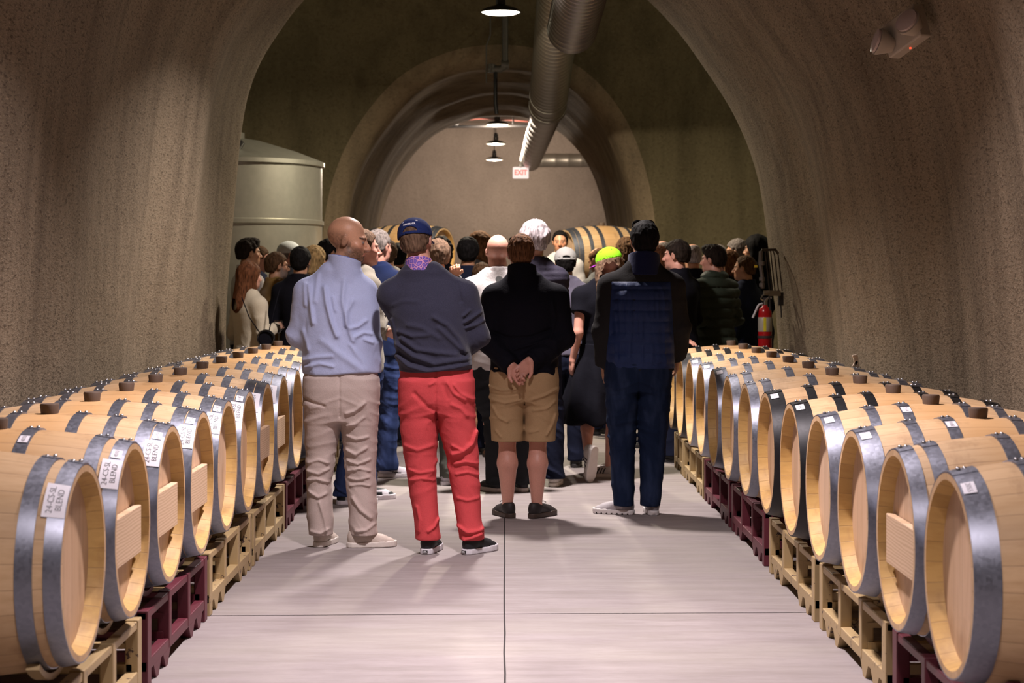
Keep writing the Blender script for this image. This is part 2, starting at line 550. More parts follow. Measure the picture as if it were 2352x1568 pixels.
# front face of rear room around the arch mouth
rr = []
g = arch[-1]
tgt = []
for p in g:
    d = np.array([p[0], p[2]]); d /= max(1e-6, np.linalg.norm(d)); k = min(5.5/max(abs(d[0]),1e-6), zt/max(d[1],1e-6)); tgt.append((d[0]*k, D_C, d[1]*k))
tgt = np.array(tgt)
structure(skin_grid('wall_room_front', [g*(1-t)+tgt*t for t in np.linspace(0,1,4)], M_back, flip=True))
# behind the camera
mb = MB(); mb.add([(-3,-3,0),(3,-3,0),(3,-3,5),(-3,-3,5)], [(0,1,2,3)]); structure(mb.build('wall_rear', M_wall))
# floor with sawn joints
mb = MB(); mb.add([(-8,-3.2,0),(8,-3.2,0),(8,48,0),(-8,48,0)], [(0,1,2,3)])
structure(mb.build('floor', M_floor))
def joint(name, pts, w, z=.0012):
    pts = [np.array(p, float) for p in pts]; v = []; f = []
    for i, p in enumerate(pts):
        t = pts[min(i+1,len(pts)-1)] - pts[max(i-1,0)]; t /= np.linalg.norm(t); n = np.array([-t[1], t[0]])
        for s in (-1, 1): q = p + n*s*w/2; v.append((q[0], q[1], z))
    for i in range(len(pts)-1): f.append((2*i, 2*i+1, 2*i+3, 2*i+2))
    return structure(mesh_py(name, v, f, M_joint))
joint('trim_1', [(rng.uniform(-.002,.002), y) for y in np.arange(-1, 22, .4)], .0075)
for k, yj in enumerate((8.25, 10.72, 17.6)):
    joint('trim_%d' % (k+2), [(x, yj + .030*x*(k == 0) + rng.uniform(-.004,.004)) for x in np.arange(-2.4, 2.41, .3)], .003 if k else .007, .0012)

# ---------------------------------------------------------------- pendant lamps
def emit_mat(name, col, st):
    m, nt, b = new_mat(name); b.inputs['Base Color'].default_value = (.06,.05,.05,1)
    b.inputs['Emission Color'].default_value = (*col, 1); b.inputs['Emission Strength'].default_value = st
    return m
M_shade = plain('dark_shade', (.05, .045, .04), .4, .6)
lamp_labels = ['pendant lamp over the barrels, nearest the camera', 'second pendant lamp over the aisle behind the men', 'third pendant lamp above the standing men',
               'dark dish pendant lamp glowing brightly, largest in view at the top', 'glowing pendant lamp in front of the horizontal pipe, topmost of the small ones',
               'small glowing pendant lamp, middle one of the three far ones', 'small glowing pendant lamp over the rear room, lowest and farthest',
               'added unseen fill lamp over the left wing of the cross chamber beside the tank', 'added unseen fill lamp over the right wing of the cross chamber behind the right wall']
for i, (lx, ly, lz, w, c, spr) in enumerate(LAMPS):
    t = thing('pendant_lamp', lamp_labels[i], 'lamp', (lx, ly, lz))
    mb = MB()
    R = .205
    mb.rev([(R,0),(R+.006,.004),(R*.96,.025),(R*.7,.055),(R*.3,.075),(.05,.085),(.05,.14),(.03,.15),(0,.15)], 40, caps=False)
    mb.rev([(R-.004,.006),(R*.93,.022),(R*.68,.048),(.04,.07),(0,.07)], 40, caps=False)
    mb.build('lamp_shade', M_shade, t, smooth=True)
    mb = MB(); mb.rev([(0,-.020),(R*.5,-.016),(R*.8,-.006),(R*.95,.008),(R*.93,.012),(0,.012)], 36, caps=False)
    mb.build('lamp_lens', emit_mat('lens_glow_%d' % i, (c[0], c[1], c[2] * (.8 if ly > 30 else 1)), 14 if ly < 30 else 5), t, smooth=True)
    top = 4.60 if ly < 17 else (6.0 if ly < 24 else 5.35)
    mb = MB(); mb.tube([(0,0,.14),(0,0,max(.2, top-lz))], .008, 8); mb.rev([(0,.14),(.045,.145),(.045,.2),(.02,.23),(0,.23)], 16)
    mb.build('lamp_stem', M_blackpipe, t)
    if spr:
        ld = bpy.data.lights.new('lamp_light', 'AREA'); ld.shape = 'DISK'; ld.size = .30; ld.spread = math.radians(spr)
    else:
        ld = bpy.data.lights.new('lamp_light', 'POINT'); ld.shadow_soft_size = .07
    ld.energy = w; ld.color = c
    lo = bpy.data.objects.new('lamp_light', ld); link(lo, t); lo.location = (0, 0, -.025 if spr else -.11)

# ---------------------------------------------------------------- ducts and pipes
def duct(pts, R, name, label, seam=.085, swell=.006, mat=None):
    t = thing(name, label, 'duct', tuple(pts[0]))
    P = [Vector(p) - Vector(pts[0]) for p in pts]
    mb = MB(); samples = []; rs = []
    for i in range(len(P)-1):
        Ls = (P[i+1]-P[i]).length; n = max(1, int(Ls/seam))
        for k in range(n):
            a = P[i].lerp(P[i+1], k/n); samples += [a, P[i].lerp(P[i+1], (k+.82)/n), P[i].lerp(P[i+1], (k+.9)/n)]; rs += [R, R, R+swell]
    samples.append(P[-1]); rs.append(R)
    mb.tube(samples, rs, 40)
    mb.build('duct_wall', mat or M_duct, t, smooth=True)
    return t, P
t, P = duct([(.68, 6.0, 4.02), (.60, 12.0, 3.84), (.565, 14.6, 3.62), (.555, 15.0, 3.57)], .20, 'spiral_duct', 'large spiral metal duct at the top, nearest and thickest of the ducts', .11, .007, M_duct2)
t, P = duct([(.582, 17.2, 4.763), (.545, 23.0, 3.69)], .232, 'spiral_duct', 'spiral metal duct sloping down from the chamber ceiling beyond the nearest duct', .13, .005)
mb = MB()
for y in (.93, 1.0):
    a = P[0].lerp(P[1], y - .02); b_ = P[0].lerp(P[1], y)
    mb.tube([a, b_], .241, 40)
mb.build('collar', M_duct, t, smooth=True)
t, P = duct([(.545, 23.12, 3.675), (.50, 35.5, 3.82)], .20, 'straight_duct', 'straight metal duct receding down the far tunnel toward the exit sign', .9, .006)
t, P = duct([(.55, 40.0, 4.12), (4.9, 40.0, 4.12)], .15, 'cross_duct', 'horizontal ribbed metal duct across the rear room', .28, .006)
t = thing('ceiling_conduit', 'grey conduit with elbow fitting hanging below the nearest visible lamp', 'pipe', (0, 22.8, 3.7))
gx = px_x(1160, 22.8); g2 = px_x(1138, 22.8)
mb = MB(); mb.tube([(gx,0,1.6),(gx,0,px_z(150,22.8)-3.7)], .040, 14)
mb.build('conduit', M_pipe, t, smooth=True)
zz = px_z(157, 22.8) - 3.7
mb = MB(); mb.tube([(gx+.05,0,zz+.05),(gx-.05,0,zz+.05)], .055, 12); mb.tube([(gx,0,zz+.03),(gx-.06,0,zz-.01),(g2-.09,0,zz)], .045, 12); mb.rev([(0,zz-.06),(.05,zz-.05),(.05,zz+.05),(0,zz+.06)], 14, o=(g2-.05,0,0))
mb.build('elbow_fitting', M_pipe, t, smooth=True)
mb = MB(); mb.tube([(g2,0,zz),(g2,0,px_z(235,22.8)-3.7),(g2+.015,0,px_z(262,22.8)-3.7)], .026, 10)
mb.build('drop_rod', M_blackpipe, t, smooth=True)
mb = MB(); x_ = px_x(1117, 22.8); mb.tube([(x_+.05,0,1.5),(x_+.05,0,px_z(80,22.8)-3.7),(x_,0,px_z(105,22.8)-3.7),(x_,0,px_z(190,22.8)-3.7)], .009, 8)
mb.build('cable', M_pipe, t)
t = thing('cross_pipe', 'thin dark horizontal pipe spanning the mouth of the rear room', 'pipe', (-1.35, 33.2, px_z(291, 33.2)))
mb = MB(); mb.tube([(0,0,0),(1.9,0,.02)], .03, 10); mb.tube([(.35,0,0),(.35,0,.6)], .012, 6); mb.tube([(1.5,0,0),(1.5,0,.6)], .012, 6)
mb.build('pipe_run', M_blackpipe, t, smooth=True)
mb = MB(); mb.rev([(0,.02),(.09,.02),(.10,.06),(.05,.10),(0,.10)], 14, o=(.42,0,0)); mb.tube([(.0,0,.0),(.0,0,-.15)], .012, 6)
mb.build('junction_box', M_blackpipe, t)
mb = MB(); mb.tube([(-.05,.02,-.02),(.3,.02,.09),(.9,.02,.15),(1.5,.02,.12),(1.95,.02,.08)], .012, 6)
mb.build('cable', plain('red_cable', (.16,.04,.03), .6), t)

# exit sign
xe, ye, ze = px_x(1196, 34.5), 34.5, px_z(410, 34.5)
t = thing('exit_sign', 'glowing white exit sign with red letters hanging under the far duct', 'sign', (xe, ye, ze))
mb = MB(); mb.box((-.15,-.02,0),(.15,.02,.22)); mb.build('sign_box', emit_mat('sign_glow', (1,.78,.72), 1.0), t, bevel=.02)
mb = MB(); mb.tube([(0,0,.21),(0,0,.33)], .02, 8); mb.rev([(.05,.22),(.05,.26),(0,.26)], 12); mb.build('stem', M_pipe, t)

def text_mesh(body, size, bold=0.0):
    cu = bpy.data.curves.new('lettering', 'FONT'); cu.body = body; cu.size = size; cu.align_x = 'CENTER'; cu.align_y = 'CENTER'
    cu.space_line = .95; cu.offset = bold; cu.resolution_u = 3
    o = bpy.data.objects.new('lettering', cu); COL.objects.link(o)
    bpy.context.view_layer.update()
    me = bpy.data.meshes.new_from_object(o.evaluated_get(bpy.context.evaluated_depsgraph_get()))
    COL.objects.unlink(o); bpy.data.objects.remove(o)
    v = np.zeros(len(me.vertices)*3, np.float32); me.vertices.foreach_get('co', v)
    return v.reshape(-1, 3), [tuple(p.vertices) for p in me.polygons]
v, f = text_mesh('EXIT', .118, .005)
mesh_py('lettering', [(p[0], -.023, .11 + p[1]*1.15) for p in v], f, emit_mat('red_letters', (1,.10,.08), 1.2), t)

# emergency lights on the tunnel wall
def emergency(loc, rz, label, s=1.0, tilt=0):
    t = thing('emergency_light', label, 'light fixture', loc, rz)
    t.rotation_euler = (0, tilt, rz)
    mb = MB(); mb.box((-.13*s,-.035*s,-.09*s),(.13*s,.035*s,.09*s)); mb.build('housing', M_fixture, t, bevel=.008)
    for sx in (-1, 1):
        M = Matrix.Translation((sx*.10*s, -.05*s - .02*(sx<0), (-.02)*s)) @ Matrix.Rotation(.3*sx, 4, 'Z') @ Matrix.Rotation(PI/2 - .4, 4, 'X')
        mb = MB(); mb.rev([(0,-.05*s),(.035*s,-.05*s),(.068*s,.02*s),(.07*s,.035*s),(0,.04*s)], 22, M=M)
        h = mb.build('lamp_head', M_fixture, t, smooth=True)
        mb = MB(); mb.rev([(0,.038*s),(.062*s,.038*s),(.062*s,.05*s),(.03*s,.056*s),(0,.057*s)], 22, M=M)
        mb.build('clear_lens', plain('ribbed_lens', (.62,.50,.47), .15), h, smooth=True)
    mb = MB(); mb.rev([(0,0),(.006,0),(.006,.008),(0,.01)], 8, o=(.0,0,-.098*s)); mb.build('indicator', emit_mat('red_led', (1,.12,.05), 1.0), t)
emergency((2.03, 9.2, 2.77), math.radians(-62), 'emergency light with two round heads high on the right tunnel wall', 1.0, -.35)
emergency((px_x(1431, 28.8), 28.8, px_z(397, 28.8)), math.radians(-70), 'small emergency light on the inner arch wall at right', .95)

# ---------------------------------------------------------------- stainless tank
t = thing('wine_tank', 'tall stainless steel wine tank in the alcove behind the crowd on the left', 'tank', (-3.08, 20.0, 0))
mb = MB(); mb.rev([(1.05,.25),(1.07,.3),(1.07,2.1),(1.08,2.11),(1.08,2.14),(1.07,2.15),(1.07,2.74)], 72, caps=False)
mb.build('tank_shell', M_tank, t, smooth=True)
mb = MB(); mb.rev([(1.07,2.74),(1.10,2.745),(1.10,2.79),(1.06,2.81),(.8,2.91),(.4,3.03),(.22,3.06),(.22,3.12),(0,3.12)], 72, caps=False)
mb.build('tank_top', M_tank, t, smooth=True)
mb = MB(); mb.rev([(1.075,2.10),(1.09,2.11),(1.09,2.15),(1.075,2.16)], 72, close=True); mb.build('weld_band', M_tank, t, smooth=True)
for a in (0, PI/2, PI, 3*PI/2):
    mb = MB(); mb.tube([(.8*math.cos(a+.5),.8*math.sin(a+.5),.3),(.8*math.cos(a+.5),.8*math.sin(a+.5),0)], .04, 12); mb.build('leg', M_tank, t, smooth=True)
mb = MB(); M = Matrix.Translation((.25,-.80,2.90)) @ Matrix.Rotation(.6,4,'Y'); mb.rev([(0,-.02),(.05,-.02),(.05,.09),(0,.10)], 14, M=M); mb.build('valve', M_blackpipe, t, smooth=True)

# ---------------------------------------------------------------- barrels
HALF = .475
RB, RH = .352, .300
def brad(x):
    u = abs(x) / HALF
    return RB - (RB - RH) * (u ** 2.0)
prof_st = [(brad(x), x) for x in np.linspace(-HALF, HALF, 41)]
inner = [(RH - .022, HALF), (RH - .034, HALF - .055)]
me_stave = None
def build_barrel_meshes():
    out = {}
    zc = .35
    mb = MB()
    pr = [(RH - .020, -HALF)] + prof_st + [(RH - .020, HALF)]
    mb.rev(pr, 56, 'X', (0, 0, zc), caps=False)
    o = mb.build('staves', M_stave, None, smooth=True); out['staves'] = o.data; bpy.data.objects.remove(o)
    for s in (1, -1):
        mb = MB(); mb.rev([(RH - .020, s * HALF), (RH - .0205, s * (HALF - .004)), (RH - .034, s * (HALF - .056))], 56, 'X', (0, 0, zc), caps=False)
        o = mb.build('chime', M_chime, None, smooth=True); out['chime%d' % s] = o.data; bpy.data.objects.remove(o)
    for s in (1, -1):
        mb = MB()
        x = s * (HALF - .05)
        mb.rev([(0, x), (RH - .026, x), (RH - .026, x - s*.02), (0, x - s*.02)], 48, 'X', (0, 0, zc), caps=False)
        o = mb.build('head', M_head, None); out['head%d' % s] = o.data; bpy.data.objects.remove(o)
    mb = MB(); mb.rev([(0,-.012),(.032,-.012),(.037,.032),(.034,.038),(0,.038)], 24, o=(0,0,zc+RB))
    o = mb.build('bung', M_bung, None, smooth=True); out['bung'] = o.data; bpy.data.objects.remove(o)
    mb = MB(); mb.rev([(.0075,0),(.0075,.002),(.006,.005),(.003,.0068),(0,.0072)], 10, caps=False)
    o = mb.build('rivet', plain('rivet_steel', (.5,.5,.52), .3, .9), None, smooth=True); out['rivet'] = o.data; bpy.data.objects.remove(o)
    for nm, mt in (('steel', M_steel), ('black', M_blackhoop)):
        for key, x0, x1 in (('h1', .425, .475), ('h2', .368, .420), ('h2g', .345, .395), ('q', .245, .288), ('b', .105, .150), ('hw', .400, .475)):
            for s in (1, -1):
                xs = np.linspace(x0, x1, 4) * s
                outer = [(brad(x) + .0045, x) for x in xs]; inn = [(brad(x) + .0005, x) for x in xs[::-1]]
                mb = MB(); mb.rev(outer + inn, 64, 'X', (0,0,zc), close=True)
                # riveted overlap strip on the top
                v = []; f = []; na = 6
                for i in range(na):
                    a = -.04 + .24 * i / (na-1)
                    for x in (xs[0], xs[-1]): v.append((x, (brad(x)+.0066)*math.sin(a), zc + (brad(x)+.0066)*math.cos(a)))
                for i in range(na):
                    a = -.04 + .24 * i / (na-1)
                    for x in (xs[0], xs[-1]): v.append((x, (brad(x)+.003)*math.sin(a), zc + (brad(x)+.003)*math.cos(a)))
                for i in range(na-1):
                    f.append((2*i, 2*i+1, 2*i+3, 2*i+2))
                k = 2*na
                f.append((0, k, k+1, 1)); f.append((2*na-2, 2*na-1, k+2*na-1, k+2*na-2))
                for i in range(na-1):
                    f.append((2*i, 2*i+2, k+2*i+2, k+2*i)); f.append((2*i+1, k+2*i+1, k+2*i+3, 2*i+3))
                mb.add(v, f)
                o = mb.build('hoop', mt, None, smooth=True); out[(nm, key, s)] = (o.data, (x0+x1)/2*s); bpy.data.objects.remove(o)
    return out
BM = build_barrel_meshes()

def curved_patch(x0, x1, a0, a1, sg, lift, n=6):
    v = []; f = []
    for i in range(n+1):
        a = a0 + (a1-a0)*i/n
        for x in (x0, x1):
            rr_ = brad(x) + lift
            v.append((x, sg*rr_*math.sin(a), .35 + rr_*math.cos(a)))
    for i in range(n): f.append((2*i, 2*i+1, 2*i+3, 2*i+2))
    return v, f

def sticker(parent, x, ang, sg, w, h, text, tsize, up, name='sticker'):
    """h: length along the arc, w: width along the barrel axis; sg: local y sign of the camera side"""
    rr_ = brad(x) + .007
    v, f = curved_patch(x - w/2, x + w/2, ang - h/2/rr_, ang + h/2/rr_, sg, .0068)
    o = mesh_py(name, v, f, M_label, parent, True)
    if text:
        tv, tf = text_mesh(text, tsize, -.0003)
        pts = []
        for p in tv:
            a = ang + (-p[0] if up else p[0]) / rr_
            xx = x - p[1]
            r2 = brad(xx) + .0073
            pts.append((xx, sg*r2*math.sin(a), .35 + r2*math.cos(a)))
        mesh_py('lettering', pts, tf, M_ink, o)
    return o

def barrel(x, y, zbase, rz, label, hoops='steel', style='B', brace=False, near=True, group='oak wine barrels on racks', stamps=(), sg=-1):
    t = thing('wine_barrel', label, 'barrel', (x, y, zbase), rz, group)
    roll = 0
    same_mesh('staves', BM['staves'], t)
    for s in (1, -1): same_mesh('head', BM['head%d' % s], t); same_mesh('chime', BM['chime%d' % s], t)
    same_mesh('bung', BM['bung'], t)
    keys = {'A': ['h1', 'h2g', 'b'], 'B': ['h1', 'h2', 'q', 'b'], 'C': ['hw', 'q', 'b']}[style]
    for k in keys:
        for s in (1, -1):
            me, xc = BM[(hoops, k, s)]
            h = same_mesh('hoop', me, t)
            if near:
                for q in (-.011, .011):
                    a = .03 + q*1.5
                    r_ = brad(xc) + .0062
                    same_mesh('rivet', BM['rivet'], h, (xc + q, r_*math.sin(a), .35 + r_*math.cos(a)), (-a, 0, 0))
    if brace:
        mb = MB(); xb = HALF - .045
        mb.box((xb, -.222, .240), (xb + .028, .222, .410)); mb.build('head_brace', M_plank, t, bevel=.003)
        mb = MB()
        for k in range(4):
            for s in (-1, 1):
                mb.box((xb-.002, s*.222 - .02*(s<0), .25 + k*.044), (xb+.02, s*.222 + .02*(s>0), .266 + k*.044))
        mb.build('brace_peg', M_plank, t)
    for st in stamps: sticker(t, *st)
    return t

ordn = ['nearest the camera', 'second from the camera', 'third from the camera', 'fourth from the camera', 'fifth from the camera', 'sixth from the camera',
        'seventh from the camera', 'eighth from the camera', 'ninth from the camera', 'tenth from the camera', 'eleventh from the camera', 'twelfth from the camera',
        'thirteenth from the camera', 'fourteenth from the camera']
XL, XR = 1.295, 1.31
CL = -(XL + HALF); CR = XR + HALF
ZB = .275
def blend(x=.441, s='24-CS-SL\nBLEND'): return (x, math.radians(45), -1, .066, .125, s, .0265, True)
def blendv(): return (.43, math.radians(46), -1, .06, .135, '24-CS-BV', .026, True)
def num(s, x=.447, a=27, up=True, sg=-1, w=.034, h=.050): return (x, math.radians(a), sg, w, h, s, .021, up)
left = [5.61, 6.35, 7.08, 7.81, 8.52, 9.23, 9.94, 10.66, 11.38, 12.09, 12.80, 13.51, 14.22]
lspec = [
    ('A', False, [blend()], 'with a blend label on its hoop'),
    ('A', True, [blend(), num('4010'), num('4010', .128, 22)], 'with a pale board across its head'),
    ('B', True, [blend(), num('2134')], 'with board and blend label'),
    ('B', True, [blend(), num('2133')], 'with number 2133 and a board'),
    ('B', False, [blend(), num('2182')], 'with blend label and no board'),
    ('B', False, [blend(), num('2187')], 'with orange lit rim'),
    ('B', True, [blendv()], 'with a board in its head'),
    ('B', True, [blendv()], 'with dark inner head'),
    ('B', False, [blendv()], 'beside the man in light blue'),
    ('B', False, [], ''), ('B', False, [], ''), ('B', False, [], ''), ('B', False, [], '')]
for i, y in enumerate(left):
    st, br, stamps, extra = lspec[i]
    barrel(CL, y, .02 + ZB, 0, ('left row oak barrel, %s %s' % (ordn[i], extra)).strip(), 'steel', st, br, True, 'oak barrels in the left row', stamps, -1)
right = [5.38, 6.11, 6.86, 7.62, 8.36, 9.14, 9.92, 10.70, 11.45, 12.17, 12.90, 13.62, 14.34]
def numr(s, x=.450, a=28): return (x, math.radians(a), 1, .038, .054, s, .022, False)
rspec = [
    ('C', False, 'steel', [numr('2055')], 'with spangled hoop and number sticker'),
    ('A', True, 'steel', [], 'with a pale board across its head'),
    ('C', False, 'steel', [numr('', .445, 20), numr('4108', .128, 18)], 'with two stickers on steel hoops'),
    ('C', False, 'steel', [numr('', .445, 20), numr('2114', .128, 18)], 'with stickers and a plain round head'),
    ('C', False, 'black', [numr('2482', .445, 20)], 'nearer of the black hooped pair'),
    ('C', False, 'black', [numr('2111', .445, 20)], 'farther of the black hooped pair'),
    ('A', False, 'steel', [], 'just beyond the black hooped pair'),
    ('A', False, 'steel', [], 'with shiny steel hoops'),
    ('C', False, 'steel', [numr('', .445, 20)], 'with spangled steel hoops'),
    ('C', False, 'steel', [numr('', .445, 20)], 'near the man in the quilted vest'),
    ('C', False, 'steel', [numr('', .445, 20)], 'near the man in the quilted vest'),
    ('C', False, 'black', [], 'with black hoops'),
    ('C', False, 'black', [], 'a hand resting on it')]
for i, y in enumerate(right):
    st, br, hp, stamps, extra = rspec[i]
    barrel(CR, y, .02 + ZB, PI, 'right row oak barrel, %s %s' % (ordn[i], extra), hp, st, br, True, 'oak barrels in the right row', stamps, 1)
# raised barrels of the chamber
def stack(x, y, ztop, rz, label, lab2):
    zt_ = ztop - .705
    b1 = barrel(x, y, zt_, rz, label, 'steel', 'B', False, False, 'barrels stacked in the chamber')
    barrel(x, y, zt_ - .95, rz, lab2, 'steel', 'B', False, False, 'barrels stacked in the chamber')
    t = thing('barrel_rack', 'rack holding up ' + label.split(',')[0], 'rack', (x, y, zt_ - .26), rz, 'racks of the chamber stacks')
    mb = MB()
    for sx in (-.36, .36):
        for sy in (-.36, .36): mb.box((sx-.025, sy-.025, -.70), (sx+.025, sy+.025, .24))
        mb.box((sx-.025, -.36, .20), (sx+.025, .36, .25))
    for sy in (-.36, .36): mb.box((-.36, sy-.02, .20), (.36, sy+.02, .25))
    mb.box((-.36, -.36, -.70), (-.31, .36, -.65)); mb.box((.31, -.36, -.70), (.36, .36, -.65))
    mb.build('frame', M_tan, t)
stack(px_x(1382, 21.2), 21.2, px_z(518, 21.2), math.radians(180+22), 'raised oak barrel on the right behind the speaker', 'oak barrel stacked under the raised one behind the speaker')
stack(px_x(938, 21.6), 21.6, px_z(514, 21.6), math.radians(-25), 'raised oak barrel at left behind the men', 'oak barrel stacked under the raised one at left')

# white clamp on the barrel
yb_ = 11.47
t = thing('plastic_clip', 'small white plastic clip standing on the far end of a right row barrel', 'clip', (px_x(1968, yb_), yb_, .02 + ZB + .35 + .312 + .012))
mb = MB(); mb.box((-.014,-.012,-.01),(.014,.012,.07), Matrix.Rotation(-.15,4,'Y')); mb.box((-.026,-.012,-.012),(-.006,.012,.03), Matrix.Rotation(.5,4,'Y')); mb.box((-.018,-.014,.06),(.010,.014,.074), Matrix.Rotation(-.15,4,'Y'))
mb.build('clip_body', plain('clip_white', (.62,.50,.40), .5), t, bevel=.003)

# ---------------------------------------------------------------- racks
def rack(y0, y1, side, mat, label, group):
    """side -1 left, +1 right; aisle face at |x| = 1.36"""
    xf = 1.35 if side < 0 else 1.395; depth = .70
    t = thing('barrel_rack', label, 'rack', (side*(xf + depth/2), (y0+y1)/2, 0), 0, group)
    w = (y1 - y0)
    for fx in (-1, 1):           # aisle frame and wall frame
        fxx = -side*fx*depth/2
        mb = MB()
        mb.box((fxx-.022, -w/2, .055), (fxx+.022, w/2, .098))    # bottom rail
        mb.build('bottom_rail', mat, t, bevel=.004)
        mb = MB()
        ztop = .285
        mb.box((fxx-.020, -w/2, ztop-.035), (fxx+.020, w/2, ztop-.005))
        mb.build('top_rail', mat, t, bevel=.004)
        for k, yy in enumerate((-w/2+.035, -w/6+.01, w/6-.01, w/2-.035)):
            mb = MB(); hw = .035 if k in (0, 3) else .026
            z0 = 0.0 if k in (0, 3) else .06
            mb.box((fxx-.024, yy-hw, z0), (fxx+.024, yy+hw, ztop)); mb.build('post', mat, t, bevel=.004)
        for yc_ in (-w/2+.20, -w/6-.06, w/6+.06, w/2-.20):      # fork pocket feet
            mb = MB()
            v = []
            for s in (-1, 1): v += [(fxx+s*.022, yc_-.075, .058), (fxx+s*.022, yc_+.075, .058), (fxx+s*.022, yc_+.022, 0), (fxx+s*.022, yc_-.022, 0)]
            mb.add(v, [(0,1,2,3),(7,6,5,4),(0,4,5,1),(1,5,6,2),(2,6,7,3),(3,7,4,0)])
            mb.build('foot', mat, t)
    for yc_ in (-w/2+.05, -w*.17, w*.17, w/2-.05):
        mb = MB(); mb.box((-depth/2, yc_-.02, .09), (depth/2, yc_+.02, .125)); mb.box((-depth/2, yc_-.015, .18), (depth/2, yc_+.015, .20)); mb.build('cross_bar', mat, t)
    for c in (-w*.26, w*.26):     # curved saddles that carry the barrels
        for fx in (-1, 1):
            fxx = fx*depth*.42; rr0 = brad(abs(fxx)) + .004
            v = []; n = 10
            for i in range(n+1):
                a = PI + (-.62 + 1.24*i/n)
                zc0 = ZB + .02 + .35
                for s in (-1, 1):
                    v.append((fxx + s*.02, c + rr0*math.sin(a), zc0 + rr0*math.cos(a)))
                for s in (-1, 1):
                    v.append((fxx + s*.02, c + (rr0+.02)*math.sin(a), zc0 + (rr0+.02)*math.cos(a)))
            f = []
            for i in range(n):
                b0 = 4*i; b1 = 4*i+4
                f += [(b0,b0+1,b1+1,b1),(b0+2,b1+2,b1+3,b0+3),(b0,b1,b1+2,b0+2),(b0+1,b0+3,b1+3,b1+1)]
            f += [(0,2,3,1),(4*n,4*n+1,4*n+3,4*n+2)]
            mesh_py('saddle', v, f, mat, t)
    return t
lr = [('tan', 0), ('maroon', 2), ('tan', 4), ('tan', 6), ('maroon', 8), ('tan', 10)]
lname = ['nearest tan steel barrel rack on the left, partly out of frame', 'nearer maroon barrel rack in the left row', 'middle tan barrel rack on the left beside the floor joint',
         'tan barrel rack on the left just before the farther maroon one', 'farther maroon barrel rack in the left row, beside the man in light blue', 'farthest tan barrel rack on the left']
for k, (c, i) in enumerate(lr):
    m0 = (left[i] + left[i+1]) / 2
    rack(m0 - .68, m0 + .675, -1, M_tan if c == 'tan' else M_maroon, lname[k], 'steel racks of the left row')
rack(left[12]-.33, left[12]+.37, -1, M_tan, 'short tan rack end at the far left by the crowd', 'steel racks of the left row')
rr2 = [('maroon', 0), ('tan', 2), ('tan', 4), ('maroon', 6), ('maroon', 8), ('tan', 10)]
rack(right[12]-.33, right[12]+.37, 1, M_tan, 'short tan rack end on the far right by the crowd', 'steel racks of the right row')
rname = ['nearest maroon barrel rack in the bottom right corner', 'nearest tan barrel rack on the right', 'tan barrel rack on the right under the black hooped barrels',
         'nearer maroon barrel rack of the adjoining right pair', 'farther maroon barrel rack of the adjoining right pair', 'tan barrel rack on the right behind the man in jeans', 'farthest tan barrel rack on the right']
for k, (c, i) in enumerate(rr2):
    m0 = (right[i] + right[i+1]) / 2
    rack(m0 - .69, m0 + .69, 1, M_tan if c == 'tan' else M_maroon, rname[k], 'steel racks of the right row')

# ---------------------------------------------------------------- signed distance bodies
f4 = np.float32
def A(p): return np.asarray(p, f4)
def cap(P, a, b, ra, rb=None, flat=False, flata=False):
    a = A(a); b = A(b); rb = ra if rb is None else rb
    ab = b - a; L2 = float(ab @ ab) + 1e-9
    t0 = ((P - a) @ ab) / L2
    t = np.clip(t0, 0, 1)
    d = np.linalg.norm(P - a - t[:, None] * ab, axis=1) - (ra + (rb - ra) * t)
    Ln = math.sqrt(L2)
    if flat: d = np.maximum(d, (t0 - 1) * Ln)
    if flata: d = np.maximum(d, -t0 * Ln)
    return d
def ell(P, c, r, R=None):
    q = P - A(c)
    if R is not None: q = q @ R
    r = A(r)
    k0 = np.linalg.norm(q / r, axis=1); k1 = np.linalg.norm(q / (r * r), axis=1)
    return np.where(k0 < 1e-4, -float(r.min()), k0 * (k0 - 1) / np.maximum(k1, 1e-6))
def smin(a, b, k):
    h = np.maximum(k - np.abs(a - b), 0) / k
    return np.minimum(a, b) - h * h * k * .25
def smax(a, b, k): return -smin(-a, -b, k)
class Loft:
    def __init__(s, rows, n=2.3):
        r = np.array(rows, float); r = r[np.argsort(r[:, 0])]
        z = np.linspace(r[0, 0], r[-1, 0], 120)
        t = np.stack([np.interp(z, r[:, 0], r[:, i]) for i in range(1, 5)], 1)
        k = np.ones(9) / 9
        tp = np.pad(t, ((4, 4), (0, 0)), 'edge')
        t = np.stack([np.convolve(tp[:, i], k, 'valid') for i in range(4)], 1)
        s.z = z; s.t = t; s.n = n; s.z0 = r[0, 0]; s.z1 = r[-1, 0]
    def __call__(s, P, off=0.0, e0=0.0, e1=0.0):
        z = P[:, 2]
        cx, cy, a, b = [np.interp(z, s.z, s.t[:, i]) for i in range(4)]
        a = a + off; b = b + off
        q = ((np.abs(P[:, 0] - cx) / a) ** s.n + (np.abs(P[:, 1] - cy) / b) ** s.n) ** (1 / s.n)
        d = (q - 1) * np.minimum(a, b)
        return np.maximum(d, np.maximum(s.z0 - e0 - z, z - s.z1 - e1)).astype(f4)
def rotz(a): c, s = math.cos(a), math.sin(a); return np.array([[c,-s,0],[s,c,0],[0,0,1]], f4)
def rotx(a): c, s = math.cos(a), math.sin(a); return np.array([[1,0,0],[0,c,-s],[0,s,c]], f4)
def roty(a): c, s = math.cos(a), math.sin(a); return np.array([[c,0,s],[0,1,0],[-s,0,c]], f4)

